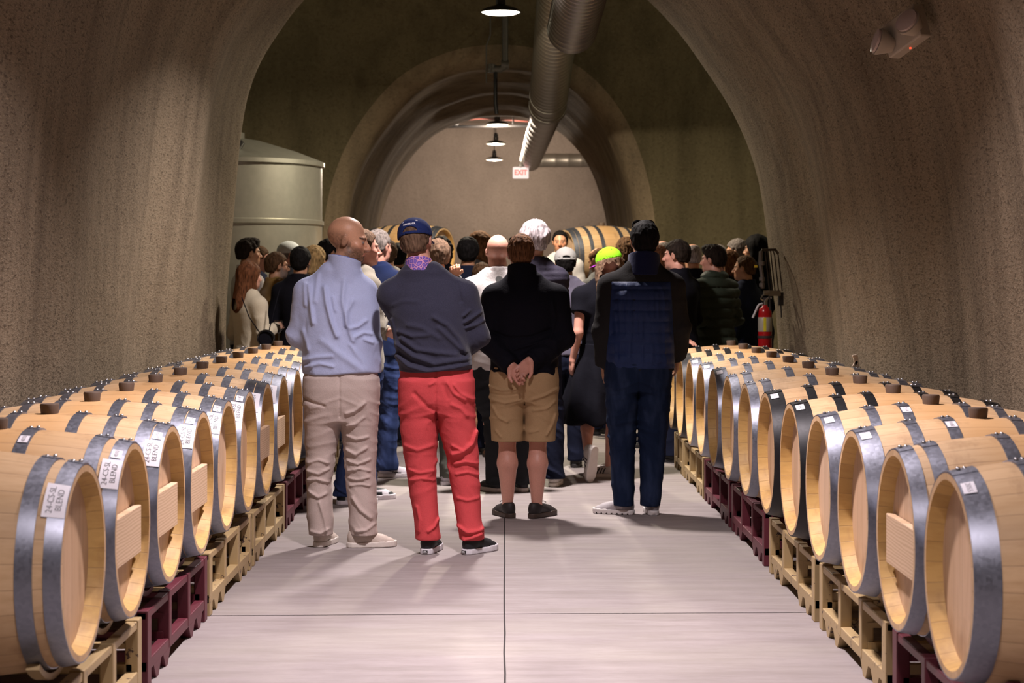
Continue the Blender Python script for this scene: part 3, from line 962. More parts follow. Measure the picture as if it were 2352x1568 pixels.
def iso(f, lo, hi, res, k=5):
    """surface of f<0 as verts, quads (surface nets evaluated only near the surface)"""
    lo = np.array(lo, float); hi = np.array(hi, float)
    nb = np.maximum(1, np.ceil((hi - lo) / (res * k)).astype(int)); n = nb * k
    bl = res * k
    g = np.stack(np.meshgrid(*[lo[i] + (np.arange(nb[i]) + .5) * bl for i in range(3)], indexing='ij'), -1).reshape(-1, 3).astype(f4)
    db = f(g).reshape(nb)
    act = np.abs(db) < bl * 1.15 + .008
    S0 = np.where(db < 0, -1, 1).astype(f4)
    D = np.repeat(np.repeat(np.repeat(S0, k, 0), k, 1), k, 2)
    D = np.pad(D, ((0, 1), (0, 1), (0, 1)), 'edge')
    m = np.zeros(n + 1, bool)
    bi = np.argwhere(act) * k
    for dx in range(k + 1):
        for dy in range(k + 1):
            for dz in range(k + 1):
                m[bi[:, 0] + dx, bi[:, 1] + dy, bi[:, 2] + dz] = True
    ii = np.argwhere(m)
    P = (lo + ii * res).astype(f4)
    out = np.empty(len(P), f4)
    for s in range(0, len(P), 200000): out[s:s+200000] = f(P[s:s+200000])
    out[out == 0] = 1e-6
    D[ii[:, 0], ii[:, 1], ii[:, 2]] = out
    S = D < 0
    c = np.zeros(tuple(n), np.int8)
    offs = [(a, b, d) for a in (0, 1) for b in (0, 1) for d in (0, 1)]
    for a, b, d in offs: c += S[a:n[0]+a, b:n[1]+b, d:n[2]+d]
    cells = np.argwhere((c > 0) & (c < 8))
    cd = np.stack([D[cells[:, 0]+a, cells[:, 1]+b, cells[:, 2]+d] for a, b, d in offs], 1)
    pos = np.zeros((len(cells), 3)); cnt = np.zeros(len(cells))
    for i in range(8):
        for j in range(i + 1, 8):
            oi, oj = np.array(offs[i]), np.array(offs[j])
            if np.abs(oi - oj).sum() != 1: continue
            va, vb = cd[:, i], cd[:, j]; cr = (va < 0) != (vb < 0)
            t = np.where(cr, va / np.where(cr, va - vb, 1), 0)
            pos += cr[:, None] * (oi + t[:, None] * (oj - oi)); cnt += cr
    V = lo + (cells + pos / cnt[:, None]) * res
    idx = np.full(tuple(n), -1, np.int64); idx[cells[:, 0], cells[:, 1], cells[:, 2]] = np.arange(len(cells))
    Fs = []
    for ax in range(3):
        u, v = [(1, 2), (2, 0), (0, 1)][ax]
        sl0 = [slice(None)] * 3; sl1 = [slice(None)] * 3
        sl0[ax] = slice(0, n[ax]); sl1[ax] = slice(1, n[ax] + 1)
        a_, b_ = S[tuple(sl0)], S[tuple(sl1)]
        e = np.argwhere(a_ != b_)
        e = e[(e[:, u] > 0) & (e[:, v] > 0) & (e[:, u] < n[u]) & (e[:, v] < n[v])]
        if not len(e): continue
        q = []
        for du, dv in ((-1, -1), (0, -1), (0, 0), (-1, 0)):
            w = e.copy(); w[:, u] += du; w[:, v] += dv; q.append(idx[w[:, 0], w[:, 1], w[:, 2]])
        q = np.stack(q, 1)
        fl = a_[e[:, 0], e[:, 1], e[:, 2]]
        q[~fl] = q[~fl][:, ::-1]
        Fs.append(q)
    Fq = np.concatenate(Fs); Fq = Fq[(Fq >= 0).all(1)]
    return V, Fq

# --- head in its own frame: centre between the ears, facing +y
def head_sdf(P, fat=0.0):
    x = np.abs(P[:, 0]); Q = np.stack([x, P[:, 1], P[:, 2]], 1)
    d = ell(P, (0, -.014, .034), (.076, .096, .088))
    d = smin(d, ell(P, (0, .030, -.028), (.062, .062, .080)), .03)
    d = smin(d, ell(P, (0, .036, -.070), (.050 + fat, .052, .042 + fat)), .03)
    d = smin(d, ell(P, (0, .078, -.092), (.021, .016, .014)), .02)
    d = smin(d, ell(Q, (.046, .058, -.022), (.020, .022, .018)), .02)
    d = smin(d, ell(P, (0, .082, .022), (.050, .014, .009)), .016)
    d = smax(d, -ell(Q, (.031, .098, .002), (.017, .014, .010)), .012)
    d = smin(d, cap(P, (0, .090, .012), (0, .116, -.030), .007, .0125), .012)
    d = smin(d, ell(Q, (.012, .103, -.034), (.010, .012, .008)), .008)
    d = smin(d, ell(P, (0, .094, -.0555), (.024, .010, .0055)), .008)
    d = smin(d, ell(P, (0, .092, -.066), (.020, .010, .006)), .008)
    d = smax(d, -ell(P, (0, .106, -.061), (.026, .010, .0022)), .004)
    d = smin(d, ell(Q, (.031, .080, .001), (.0125, .0125, .0115)), .002)
    # ears
    Re = roty(.18) @ rotx(-.15)
    e = ell(Q, (.081, -.006, -.004), (.009, .019, .032), Re)
    e = smax(e, -ell(Q, (.090, .000, .000), (.006, .010, .019), Re), .006)
    d = smin(d, e, .010)
    return d

def hand_sdf(P, wrist, dirv, palm, side=1, curl=.5, spread=.02, thumb=.6, curls=None):
    """dirv: where the fingers go, palm: the way the palm faces, side=1 thumb on the left of (dirv, back up)"""
    dy = np.array(dirv, float); dy /= np.linalg.norm(dy)
    dz = -np.array(palm, float); dz -= dz @ dy * dy; dz /= np.linalg.norm(dz)
    dx = np.cross(dy, dz) * side
    R = np.stack([dx, dy, dz], 1).astype(f4)
    q = (P - A(wrist)) @ R
    d = ell(q, (0, .048, 0), (.041, .052, .016))
    d = smin(d, cap(q, (.012, 0, 0), (-.010, 0, 0), .021, .021), .02)
    d = smin(d, cap(q, (-.024, .03, 0), (-.03, .075, 0), .012, .011), .012)
    d = smin(d, cap(q, (.024, .03, 0), (.028, .085, 0), .013, .011), .012)
    for i, (x0, y0, ln) in enumerate(((.029, .088, .074), (.010, .094, .083), (-.010, .090, .077), (-.028, .080, .060))):
        c = curls[i] if curls else curl * (1 + .12 * i)
        p = np.array([x0, y0, 0.0]); a = c * .5; sx = (x0) * spread * 20
        for seg, fr in enumerate((.45, .30, .25)):
            v = np.array([math.sin(sx) * math.cos(a), math.cos(a), -math.sin(a)])
            p2 = p + v * ln * fr
            d = smin(d, cap(q, p, p2, .0092 - .0007 * seg, .0086 - .0007 * seg), .004)
            p = p2; a += c * 1.0
    t0 = np.array([.026, .020, -.006]); t1 = np.array([.052, .052, -.012 - .02 * thumb]); t2 = np.array([.060 - .02*thumb, .084, -.020 - .03 * thumb])
    d = smin(d, cap(q, t0, t1, .0145, .0115), .014); d = smin(d, cap(q, t1, t2, .0112, .0090), .004)
    return d

TORSO = [(.80,0,-.005,.150,.095),(.88,0,-.01,.170,.115),(.95,0,-.008,.172,.115),(1.05,0,0,.152,.098),(1.15,0,.004,.150,.098),
         (1.27,0,.004,.166,.112),(1.37,0,-.004,.172,.112),(1.44,0,-.008,.150,.092),(1.49,0,-.008,.100,.070),(1.53,0,-.004,.060,.055)]

def shirt_noise(P, amp, fr=(5, 5, 9), rid=True, seed=0.0):
    """soft cloth folds: two octaves of bent ridges"""
    w = (vnoise(P * A((3.1, 3.1, 3.1)) + seed + 31) - .5)
    q = P + (w * A((.16, .10, .16))[:, None]).T.astype(f4)
    n = vnoise(q * A(fr) + seed); n = (1 - np.abs(2 * n - 1)) ** 2.2
    q2 = q.copy(); q2[:, 2] += .3 * q[:, 0]
    n2 = vnoise(q2 * A(fr) * 2.3 + seed + 9); n2 = (1 - np.abs(2 * n2 - 1)) ** 2
    return (n - .3 + .30 * (n2 - .3)) * amp

SKINS = {'fair': (.62, .34, .24), 'pink': (.66, .33, .25), 'tan': (.50, .26, .155), 'olive': (.42, .22, .13), 'sunny': (.80, .43, .27), 'orange': (.66, .33, .20), 'brown': (.20, .10, .06)}
HAIRS = {'dark': (.018, .012, .009), 'black': (.007, .006, .006), 'brown': (.075, .040, .020), 'auburn': (.11, .042, .018), 'grey': (.20, .17, .155), 'white': (.36, .32, .335),
         'blond': (.38, .25, .11), 'ginger': (.14, .065, .03), 'mixed': (.13, .080, .052)}
M_skin = vcol('skin', .42, .12, 220, .4, .06)
M_hair = vcol('hair_strands', .75, 1.0, 90, .10, 0, (1, 1, .2))
M_shoe = vcol('shoe_upper', .6, .1, 200)

class Person:
    def __init__(s, label, pos, H, **k):
        s.k = k; s.sc = H / 1.80
        s.yaw = math.radians(k.get('yaw', 0))
        s.root = thing('person', label, 'person', pos, s.yaw, k.get('group'))
        s.w = k.get('w', 1.0); s.res = k.get('res', .0095)
        s.hx = k.get('head', (0, .01, 1.682))
        s.hy = math.radians(k.get('hyaw', 0)); s.hp = math.radians(k.get('hpitch', 0)); s.hr = math.radians(k.get('hroll', 0))
        s.HR = (rotz(s.hy) @ rotx(s.hp) @ roty(s.hr)).astype(f4)
        tr = k.get('torso', TORSO)
        s.torso_loft = Loft([(z, cx, cy, a * (s.w if 'torso' not in k else 1), b * (s.w ** .5 if 'torso' not in k else 1)) for z, cx, cy, a, b in tr])
        s.sw = k.get('sw', .178 * s.w)     # shoulder joint half width
        s.sz = k.get('sz', 1.425); s.scx = k.get('scx', 0)
        arms = k.get('arms', 'down')
        P = {'down': (((-.245,-.01,1.16),(-.25,.05,.92)), ((.245,-.01,1.16),(.25,.05,.92))),
             'front': (((-.245,-.02,1.17),(-.12,.20,1.12)), ((.245,-.02,1.17),(.12,.20,1.14))),
             'glass': (((-.245,-.01,1.16),(-.25,.05,.92)), ((.24,.0,1.17),(.17,.22,1.20))),
             'glassL': (((-.24,.0,1.17),(-.17,.22,1.20)), ((.245,-.01,1.16),(.25,.05,.92)))}
        s.arms = P[arms] if isinstance(arms, str) else arms
        s.hands = k.get('hands', (None, None))
        s.legs = k.get('legs', ((-.095, 0), (.095, 0)))   # ankle x, y
        s.n = 0
        s.body(); s.hair(); s.clothes(); s.shoes()

    def bumps(s, P, lines, d0=0):
        """cloth ridges drawn as (points, height, half width) on the side that faces -y; points in metres (x, z)"""
        out = np.zeros(len(P), f4); x = P[:, 0] * s.sc; z = P[:, 2] * s.sc
        for pts, amp, wd in lines:
            dm = np.full(len(P), 9, f4)
            for (x0, z0), (x1, z1) in zip(pts[:-1], pts[1:]):
                dx, dz = x1 - x0, z1 - z0; L2 = dx*dx + dz*dz + 1e-9
                t = np.clip(((x - x0)*dx + (z - z0)*dz) / L2, 0, 1)
                dm = np.minimum(dm, np.hypot(x - x0 - t*dx, z - z0 - t*dz))
            out += amp * np.exp(-(dm / wd) ** 2)
        return out * np.clip(.5 - P[:, 1] * 30, 0, 1)
    def put(s, name, f, lo, hi, res, mat, parent=None, paint=None):
        V, Q = iso(f, lo, hi, res)
        cols = paint(V.astype(f4)) if paint is not None else None
        return mesh_np(name, V * s.sc, Q, mat, parent or s.root, True, cols)

    def hl(s, P): return (P - A(s.hx)) @ s.HR / f4(s.k.get('hs', 1.0))
    def shoulders(s): return [(s.scx + q * s.sw, 0, s.sz) for q in (-1, 1)]
    def torso(s, P, off):
        d = s.torso_loft(P, off)
        a, b = s.shoulders()
        d = smin(d, cap(P, a, b, .044 + off), .05)
        mx = s.scx * .6 + s.hx[0] * .4; nz = s.k.get('nz', 1.507)
        for q, e in ((-1, a), (1, b)): d = smin(d, cap(P, (mx + q * .050, -.010, nz), e, .046 + off, .046 + off), .04)
        d = smin(d, cap(P, (mx - .05, -.010, nz), (mx + .05, -.010, nz), .046 + off), .03)
        return d
    def bounds(s):
        pts = [s.hx] + [p for a in s.arms for p in a] + [(-.25, 0, 1.4), (.25, 0, 1.4)] + [(x, y, .0) for x, y in s.legs]
        p = np.array(pts, float)
        lo = p.min(0) - .24; hi = p.max(0) + .24
        lo[2] = -.02; hi[2] = s.hx[2] + .22
        return lo, hi

    def body(s):
        k = s.k
        nx, ny, nz = s.hx
        tr = s.torso_loft
        fat = k.get('fat', 0.0)
        def f(P):
            d = s.torso_loft(P, -.012)
            sh = s.shoulders()
            d = smin(d, cap(P, sh[0], sh[1], .045), .05)
            nb = (s.scx * .6, -.012, 1.47)
            d = smin(d, cap(P, nb, (nx * .9, ny - .018, nz - .085), .062 + fat, .058 + fat), .03)
            hd = head_sdf(s.hl(P), fat)
            d = smin(d, hd, .022)
            for i, q in enumerate((-1, 1)):
                el, wr = s.arms[i]
                d = smin(d, cap(P, sh[i], el, .046, .038), .03); d = smin(d, cap(P, el, wr, .039, .025), .015)
                hnd = s.hands[i]
                if hnd is None:
                    v = np.array(wr, float) - np.array(el, float); v /= np.linalg.norm(v)
                    hnd = dict(dirv=v, palm=(-q, .15, 0) if abs(v[2]) > .6 else (-q*.8, 0, -.5), curl=.45)
                d = smin(d, hand_sdf(P, wr, hnd['dirv'], hnd['palm'], hnd.get('side', -q), hnd.get('curl', .5), hnd.get('spread', .02), hnd.get('thumb', .5), hnd.get('curls')), .012)
                ax, ay = s.legs[i]
                hip = (q * .085 * s.w, 0, .90); kn = (q * .03 + ax * .75, ay * .5 + .015, .50) if 'knees' not in k else k['knees'][i]
                an = (ax, ay - .0, .09) if 'ankles' not in k else k['ankles'][i]
                an, kn = np.array(an), np.array(kn)
                cr = k.get('calf', .052)
                d = smin(d, cap(P, hip, kn, .078, .052), .03)
                d = smin(d, cap(P, kn, kn * .62 + an * .38 + np.array([0, -.012, 0]), .050, cr), .03)
                d = smin(d, cap(P, kn * .62 + an * .38 + np.array([0, -.012, 0]), an, cr, .034), .02)
                fy = s.foot_yaw(i); fd = np.array([-math.sin(fy), math.cos(fy), 0])
                if 'ankles' not in k: d = smin(d, cap(P, an + np.array([0, 0, -.03]), an + fd * .12 + np.array([0, 0, -.052]), .034, .026), .02)
            return d
        sk = np.array(SKINS[k.get('skin', 'fair')]); hc = np.array(HAIRS[k.get('hair', ('short', 'dark'))[1] if k.get('hair') else 'dark'])
        stub = k.get('stubble', 0.0); beard = k.get('beard')
        def paint(V):
            q = s.hl(V); x, y, z = np.abs(q[:, 0]), q[:, 1], q[:, 2]
            c = np.tile(sk, (len(V), 1)).astype(f4)
            def mixin(m, col): 
                m = np.clip(m, 0, 1)[:, None]; nonlocal c; c = c * (1 - m) + np.array(col) * m
            near = (np.linalg.norm(q, axis=1) < .2)
            rd = np.exp(-((x-.045)**2 + (z+.025)**2) / .0005) * (y > .03) + np.exp(-((x)**2 + (y-.118)**2 + (z+.03)**2) / .0003)
            mixin(rd * .35 * near, sk * np.array([1.05, .62, .55]))
            mixin(near * (y > .07) * (np.abs(z + .0605) < .010) * (x < .023) * .8, (sk[0] * .72, sk[1] * .42, sk[2] * .45))
            eye = ((x - .031)**2 + (y - .080)**2 + (z - .001)**2) < .0131**2
            mixin(near * eye * (np.abs(z - .001) < .0045) * 1.0, (.34, .29, .27))
            iris = ((x - .031)**2 + (z - .001)**2) < .0055**2
            mixin(near * eye * iris * 1.0, (.03, .02, .015))
            mixin(near * eye * (np.abs(z - .001) >= .0045), sk * .55)
            br = (np.abs(z - .0215 + (x - .03)**2 * 6) < .0048) & (x > .012) & (x < .052) & (y > .05)
            mixin(near * br * .9, hc * .8)
            if stub or beard:
                sg = lambda v: 1 / (1 + np.exp(-np.clip(v, -20, 20)))
                jaw = sg((-.026 - .30 * np.maximum(0, y - .05) - z + .02 * (y < .03)) / .006) * sg((y + .002) / .007) * (z > -.125)
                jaw = np.maximum(jaw, sg((-.043 - z) / .003) * sg((z + .054) / .003) * (x < .034) * (y > .06))
                jaw = jaw * (1 - ((x < .024) & (np.abs(z + .0605) < .009) & (y > .08)))
                amt = stub or .92
                mixin(near * jaw * amt * (.65 + .5 * vnoise(q * 180)), HAIRS[beard] if beard else hc)
            if k.get('bald_shade'):
                # shaved hair shadow on back and sides
                m = np.clip((.060 - z) / .045, 0, 1) * np.clip((.015 - y) / .025, 0, 1) * np.clip((z + .085) / .03, 0, 1)
                mixin(near * m * k['bald_shade'] * (.5 + vnoise(q * 150)), hc)
            return np.clip(c, 0, 1)
        lo, hi = s.bounds()
        s.body_o = s.put('body', f, lo, hi, s.res, M_skin, None, paint)

    def hair(s):
        k = s.k; h = k.get('hair')
        if not h or h[0] == 'bald': 
            s.headwear(); return
        style, colr = h[0], h[1]
        col = np.array(HAIRS[colr])
        opt = k.get('hopt', {})
        vol = opt.get('vol', {'buzz': .004, 'short': .011, 'quiff': .013, 'bob': .016, 'long': .018, 'wavy': .024, 'curly': .024, 'thin': .005, 'fluffy': .020}[style])
        back = opt.get('back', -.055)
        front = opt.get('front', .068)
        def keep(q):
            y = q[:, 1]
            if style in ('long', 'wavy', 'curly', 'bob'):
                zl = np.interp(y, [-.1, 0, .03, .06, .085, .1], [-.1, -.1, -.05, .03, front, front + .01])
            else:
                zl = np.interp(y, [-.11, -.05, -.03, -.014, .006, .018, .024, .04, .065, .09], [back, back + .004, -.032, .012, .033, .012, .0, .045, front - .012, front])
            return zl - q[:, 2]
        def f(P):
            q = s.hl(P)
            d = ell(q, (0, -.014, .034), (.076 + vol, .096 + vol, .088 + vol))
            d = smin(d, ell(q, (0, -.045, -.02), (.062 + vol * .6, .058 + vol * .6, .06)), .02)
            if style == 'thin':   # bald crown, hair on the sides and back
                d = smax(d, -(cap(q, (0, -.01, .06), (0, .02, .25), .055, .06)), .01)
            if style == 'quiff':
                d = smin(d, ell(q, (.0, .045, .105), (.055, .055, .030)), .03)
            if style == 'fluffy':
                d = smin(d, ell(q, (0, -.02, .045), (.098, .108, .098)), .02)
            d = smax(d, keep(q), .008)
            if style in ('long', 'wavy', 'curly', 'bob'):
                ln = opt.get('len', {'bob': .16, 'long': .30, 'wavy': .30, 'curly': .36}[style])
                wd = opt.get('wd', .078)
                c = cap(q, (opt.get('hx', 0) * .3, -.035, .02), (opt.get('hx', 0), -.055 - .26 * max(0, ln - .16), .08 - ln), wd + .012, wd)
                Q = np.stack([np.abs(q[:, 0]), q[:, 1], q[:, 2]], 1)
                c = smin(c, cap(Q, (.070, -.005, .02), (.070, .0, .09 - ln), .026, .022), .02)
                c = smax(c, -cap(q, (0, .075, .02), (0, .062, -.4), .068), .01)
                d = smin(d, c, .02)
            amp = {'curly': .018, 'wavy': .012, 'fluffy': .018, 'long': .009, 'bob': .009, 'quiff': .010, 'short': .008, 'buzz': .001, 'thin': .003}[style]
            fr = {'curly': 38, 'wavy': 24, 'fluffy': 34, 'long': 20}.get(style, 46)
            st = A((1, 1, .35)) if style in ('long', 'wavy', 'bob', 'fluffy', 'quiff') else A((1, 1, .7))
            d = d - (1 - np.abs(2 * vnoise(q * fr * st + 7) - 1) - .45) * amp - (vnoise(q * fr * 2.7 * st) - .5) * amp * .6
            if k.get('cap'):
                qq = q @ rotx(k['cap'].get('tilt', -.12))
                d = np.maximum(d, np.minimum(qq[:, 2] - .016, ell(qq, (0, -.012, .040), (.0865, .1055, .088))))
                d = np.maximum(d, q[:, 1] - .02) if style not in ('long', 'curly', 'bob', 'wavy') else d
            return d
        def paint(V):
            q = s.hl(V); n = vnoise(q * A((190, 190, 30)))[:, None]
            return np.clip(col * (.25 + 1.6 * n), 0, 1)
        lo = np.array(s.hx) - .17; hi = np.array(s.hx) + .17
        if style in ('long', 'wavy', 'curly', 'bob'): lo[2] -= .30
        s.put('hair', f, lo, hi, min(s.res, .007), M_hair, None, paint)
        s.headwear()

    def headwear(s):
        k = s.k; c = k.get('cap')
        if c:
            col, brimcol, back_open = c['col'], c.get('brim', c['col']), c.get('open', True)
            tlt = rotx(c.get('tilt', -.12))
            def dome(P):
                q = s.hl(P) @ tlt
                d = ell(q, (0, -.012, .040), (.094, .113, .094))
                d = smax(d, -(q[:, 2] - .020), .006)
                d = smax(d, -ell(q, (0, -.012, .028), (.088, .107, .092)), .004)
                if back_open: d = smax(d, -ell(q, (0, -.13, .028), (c.get('ow', .042), .06, c.get('oh', .032))), .006)
                d = smin(d, ell(q, (0, -.012, .1335), (.009, .009, .005)), .004)
                if c.get('strap', True) and back_open:
                    s2 = np.maximum(np.abs(ell(q, (0, -.012, .03), (.092, .111, .10))) - .003, np.abs(q[:, 2] - .026) - .009)
                    s2 = np.maximum(s2, q[:, 1] + .02); d = np.minimum(d, s2)
                return d
            lo = np.array(s.hx) - .2; hi = np.array(s.hx) + .2
            def pc(V):
                q = s.hl(V) @ tlt; cc = np.tile(np.array(col, f4), (len(V), 1))
                an = np.arctan2(q[:, 0], q[:, 1] + .012)
                for a in np.arange(6) * PI / 3 + PI / 6:
                    p = np.array([.094 * math.sin(a) * .8, .113 * math.cos(a) * .8 - .012, .095])
                    m = np.linalg.norm(q - p, axis=1) < c.get('eyelet', .0055)
                    cc[m] = c.get('eyecol', (.6, .6, .65))
                m = np.linalg.norm(q - np.array([0, -.012, .137]), axis=1) < .011
                cc[m] = c.get('eyecol', col)
                return cc
            o = s.put('cap', dome, lo, hi, .005, vcol('cap_cloth', .85, .15, 300, .2), None, pc)
            def brim(P):
                q = s.hl(P) @ tlt
                cz = .030 - 3.2 * q[:, 0] ** 2 - .05 * (q[:, 1] - .09)
                d = np.abs(q[:, 2] - cz) - .0022
                rr = np.sqrt((q[:, 0] / .082) ** 2 + ((q[:, 1] - .085) / .085) ** 2)
                d = smax(d, (rr - 1) * .08, .003)
                d = np.maximum(d, -(ell(q, (0, -.012, .040), (.092, .111, .094))))
                return d
            s.put('cap_brim', brim, lo, hi, .005, vcol('cap_cloth', .85, .15, 300, .2), o, lambda V: np.tile(np.array(brimcol, f4), (len(V), 1)))
            if c.get('text'):
                tv, tf = text_mesh(c['text'], .0155, .0005)
                pts = []
                for p in tv:
                    zz = .074 + p[1] + c.get('ty', 0)
                    rz_ = math.sqrt(max(.01, 1 - ((zz - .040) / .094) ** 2))
                    a = p[0] / .098
                    q = np.array([.0955 * rz_ * math.sin(a), -.012 - .1145 * rz_ * math.cos(a), zz])
                    pts.append((np.array(s.hx) + s.HR @ (tlt @ q)) * s.sc)
                mesh_py('lettering', pts, tf, plain('cap_letters', (.75, .75, .8), .7), o)
        g = k.get('shades')      # sunglasses pushed up on the head
        if g:
            def fr_(P):
                q = s.hl(P) @ rotx(g.get('tilt', -.1))
                x = np.abs(q[:, 0]); z0 = g.get('z', .105); y0 = g.get('y', .03)
                Q = np.stack([x, q[:, 1], q[:, 2]], 1)
                d = ell(Q, (.036, y0 + .028, z0 + .012), (.031, .007, .020), rotx(.6))
                d = smin(d, cap(Q, (0, y0 + .03, z0 + .018), (.02, y0 + .03, z0 + .018), .004), .004)
                d = smin(d, cap(Q, (.066, y0 + .02, z0 + .004), (.088, -.01, .030), .0045, .0035), .003)
                d = smin(d, cap(Q, (.066, y0 + .02, z0 + .004), (.060, y0 + .028, z0 + .014), .006), .004)
                return d
            lo = np.array(s.hx) - .2; hi = np.array(s.hx) + .2
            V, Q = iso(fr_, lo, hi, .004)
            mesh_np('sunglasses', V * s.sc, Q, plain('glossy_black', (.008, .008, .009), .12), s.root)
        g = k.get('specs')
        if g:
            mb = MB(); R = Matrix([list(map(float, r)) for r in s.HR])
            def tp(p): return (Vector(s.hx) + R @ Vector(p)) * s.sc
            for q in (-1, 1):
                mb.tube([tp((q*.033 + .022*math.cos(a), .102, .001 + .017*math.sin(a))) for a in np.linspace(0, 2*PI, 17)], .0018, 5)
                mb.tube([tp((q*.055, .100, .004)), tp((q*.078, .06, .008)), tp((q*.084, -.005, .01))], .0018, 5)
            mb.tube([tp((-.011, .104, .004)), tp((.011, .104, .004))], .0018, 5)
            mb.build('eyeglasses', plain('specs_frame', (.03, .02, .018), .3), s.root)

    def clothes(s):
        k = s.k; t = k['top']
        off = t.get('off', .020); hem = t.get('hem', .90); amp = t.get('amp', .012)
        slv = t.get('sleeve', 'long')
        sh = s.shoulders()
        fr = t.get('fr', (4, 4, 8)); quilt = t.get('quilt')
        M = t.get('shear', 0.0)
        ccx = t.get('collar_c', (s.hx[0] * .75 + s.scx * .25, s.hx[1] * .6 - .020))
        def f(P):
            d = s.torso(P, off)
            for i in (0, 1):
                el, wr = s.arms[i]
                el = np.array(el, float); wr = np.array(wr, float); s0 = np.array(sh[i], float)
                ar, er, wrr = t.get('arm', (.048, .046, .034))
                if slv == 'long':
                    w2 = wr - (wr - el) * t.get('cuffback', .04)
                    a_ = cap(P, s0, el, ar + off * .8, er + off * .7)
                    a_ = smin(a_, cap(P, el, w2, er + off * .7, wrr + off * .6, flat=True), .012)
                elif slv == 'short':
                    e2 = s0 + (el - s0) * t.get('slen', .72)
                    a_ = cap(P, s0, e2, ar + off, er + off * 1.7, flat=True)
                else:
                    continue
                fo = shirt_noise(P, min(amp * .9, .013), (7, 7, 9), True, 11 + i) * np.clip((1.40 - P[:, 2]) / .15, 0, 1)
                d = smin(d, a_ - fo, t.get('sk', .045))
            ch = t.get('collar')
            P2 = P.copy(); P2[:, 2] = P[:, 2] + M * P[:, 0]
            low = np.clip((1.42 - P[:, 2]) / .28, .08, 1.0)
            d = d - shirt_noise(P2, amp, fr, True, t.get('seed', 3)) * low
            if t.get('lines'): d = d - s.bumps(P, t['lines'])
            if quilt:
                d = d - (np.sqrt(np.abs(np.sin(PI * P[:, 2] / quilt))) - .6) * t.get('qamp', .010)
            if ch:
                cz0, cz1, cr = ch
                ax = P[:, :2] - A(ccx) - (P[:, 2:3] - 1.5) * A(((s.hx[0] - ccx[0]) * .8, .10))
                r_ = np.sqrt(ax[:, 0] ** 2 + (ax[:, 1] * .95) ** 2)
                c_ = np.abs(r_ - cr) - .006
                tx, ty = t.get('ctilt', (0, -.25))
                c_ = np.maximum(c_, np.maximum(cz0 - P[:, 2], P[:, 2] - cz1 - tx * ax[:, 0] - ty * ax[:, 1]))
                d = smin(d, c_, .012)
            hm = hem + (.006 * np.sin(P[:, 0] * 14))
            d = smax(d, hm - P[:, 2], .008)
            return d
        lo, hi = s.bounds(); lo[2] = hem - .05; hi[2] = 1.64
        top = s.put(t.get('name', 'sweater'), f, lo, hi, t.get('res', s.res), t['mat'])
        s.top_f = f
        for ex in k.get('extras', ()): ex(s, top)
        b = k.get('bottom')
        if b:
            end = b.get('end', .055); bam = b.get('amp', .010)
            rows = b.get('rows')
            if rows is None:
                rows = []
                for i, q in enumerate((-1, 1)):
                    ax, ay = s.legs[i]; w = b.get('w', 1.0)
                    rows.append([(end, ax, ay - .012, .070*w, .078*w), (.16, ax, ay - .01, .066*w, .072*w), (.32, ax*.97 + q*.002, ay*.8 - .005, .070*w, .074*w), (.50, ax*.95 + q*.005, ay*.55 + .015, .074*w, .078*w),
                                 (.66, q*.094, ay*.3 + .008, .086*w, .094*w), (.80, q*.090, 0, .096*w, .112), (.93, q*.078, 0, .10*w, .122)])
            LL = [Loft(r, 2.1) for r in rows]
            pel = Loft(b.get('pelvis', [(.79, 0, -.004, .150*s.w, .110), (.88, 0, -.01, .180*s.w, .128), (.98, 0, -.004, .172*s.w, .120), (1.04, 0, 0, .165*s.w, .110)]), 2.3)
            kn = b.get('knee', .46); cut = b.get('cut')
            def g(P):
                d = smin(LL[0](P), LL[1](P), b.get('k', .010))
                d = smin(d, pel(P), .035)
                z = P[:, 2]
                wr = np.exp(-((z - kn) / .13) ** 2) * 1.3 + np.exp(-((z - .10) / .07) ** 2) * 1.5 + np.exp(-((z - .74) / .10) ** 2) * .9 + .25
                q = P.copy(); q[:, 2] += .35 * np.abs(P[:, 0])
                d = d - shirt_noise(q, bam, b.get('fr', (5, 5, 17)), True, b.get('seed', 1)) * wr
                if 'seatlift' in b: pass
                if b.get('lines'): d = d - s.bumps(P, b['lines'])
                # centre back seam of the seat
                d = d + .007 * np.exp(-((P[:, 0] - b.get('cx', 0)) / .006) ** 2) * (P[:, 1] < 0) * (z > .72)
                return smax(d, end - z, .004)
            lo, hi = s.bounds(); lo[2] = end - .04; hi[2] = 1.08; 
            s.put(b.get('name', 'trousers'), g, lo, hi, b.get('res', s.res), b['mat'])
        sk = k.get('skirt')
        if sk:
            SL = Loft(sk['rows'], 2.0)
            def g(P):
                th = np.arctan2(P[:, 1], P[:, 0]); z = P[:, 2]
                return SL(P) - .016 * np.sin(th * 9 + 1) * np.clip((1.0 - z) / .4, 0, 1) - shirt_noise(P, .012, (6, 6, 2))
            lo, hi = s.bounds(); lo -= .1; hi += .1; lo[2] = sk['rows'][0][0] - .03 if sk['rows'][0][0] < sk['rows'][-1][0] else sk['rows'][-1][0] - .03; hi[2] = 1.15
            s.put('skirt', g, lo, hi, s.res, sk['mat'])

    def foot_yaw(s, i):
        fy = s.k.get('feet', (8, -8))
        return math.radians(fy[i])
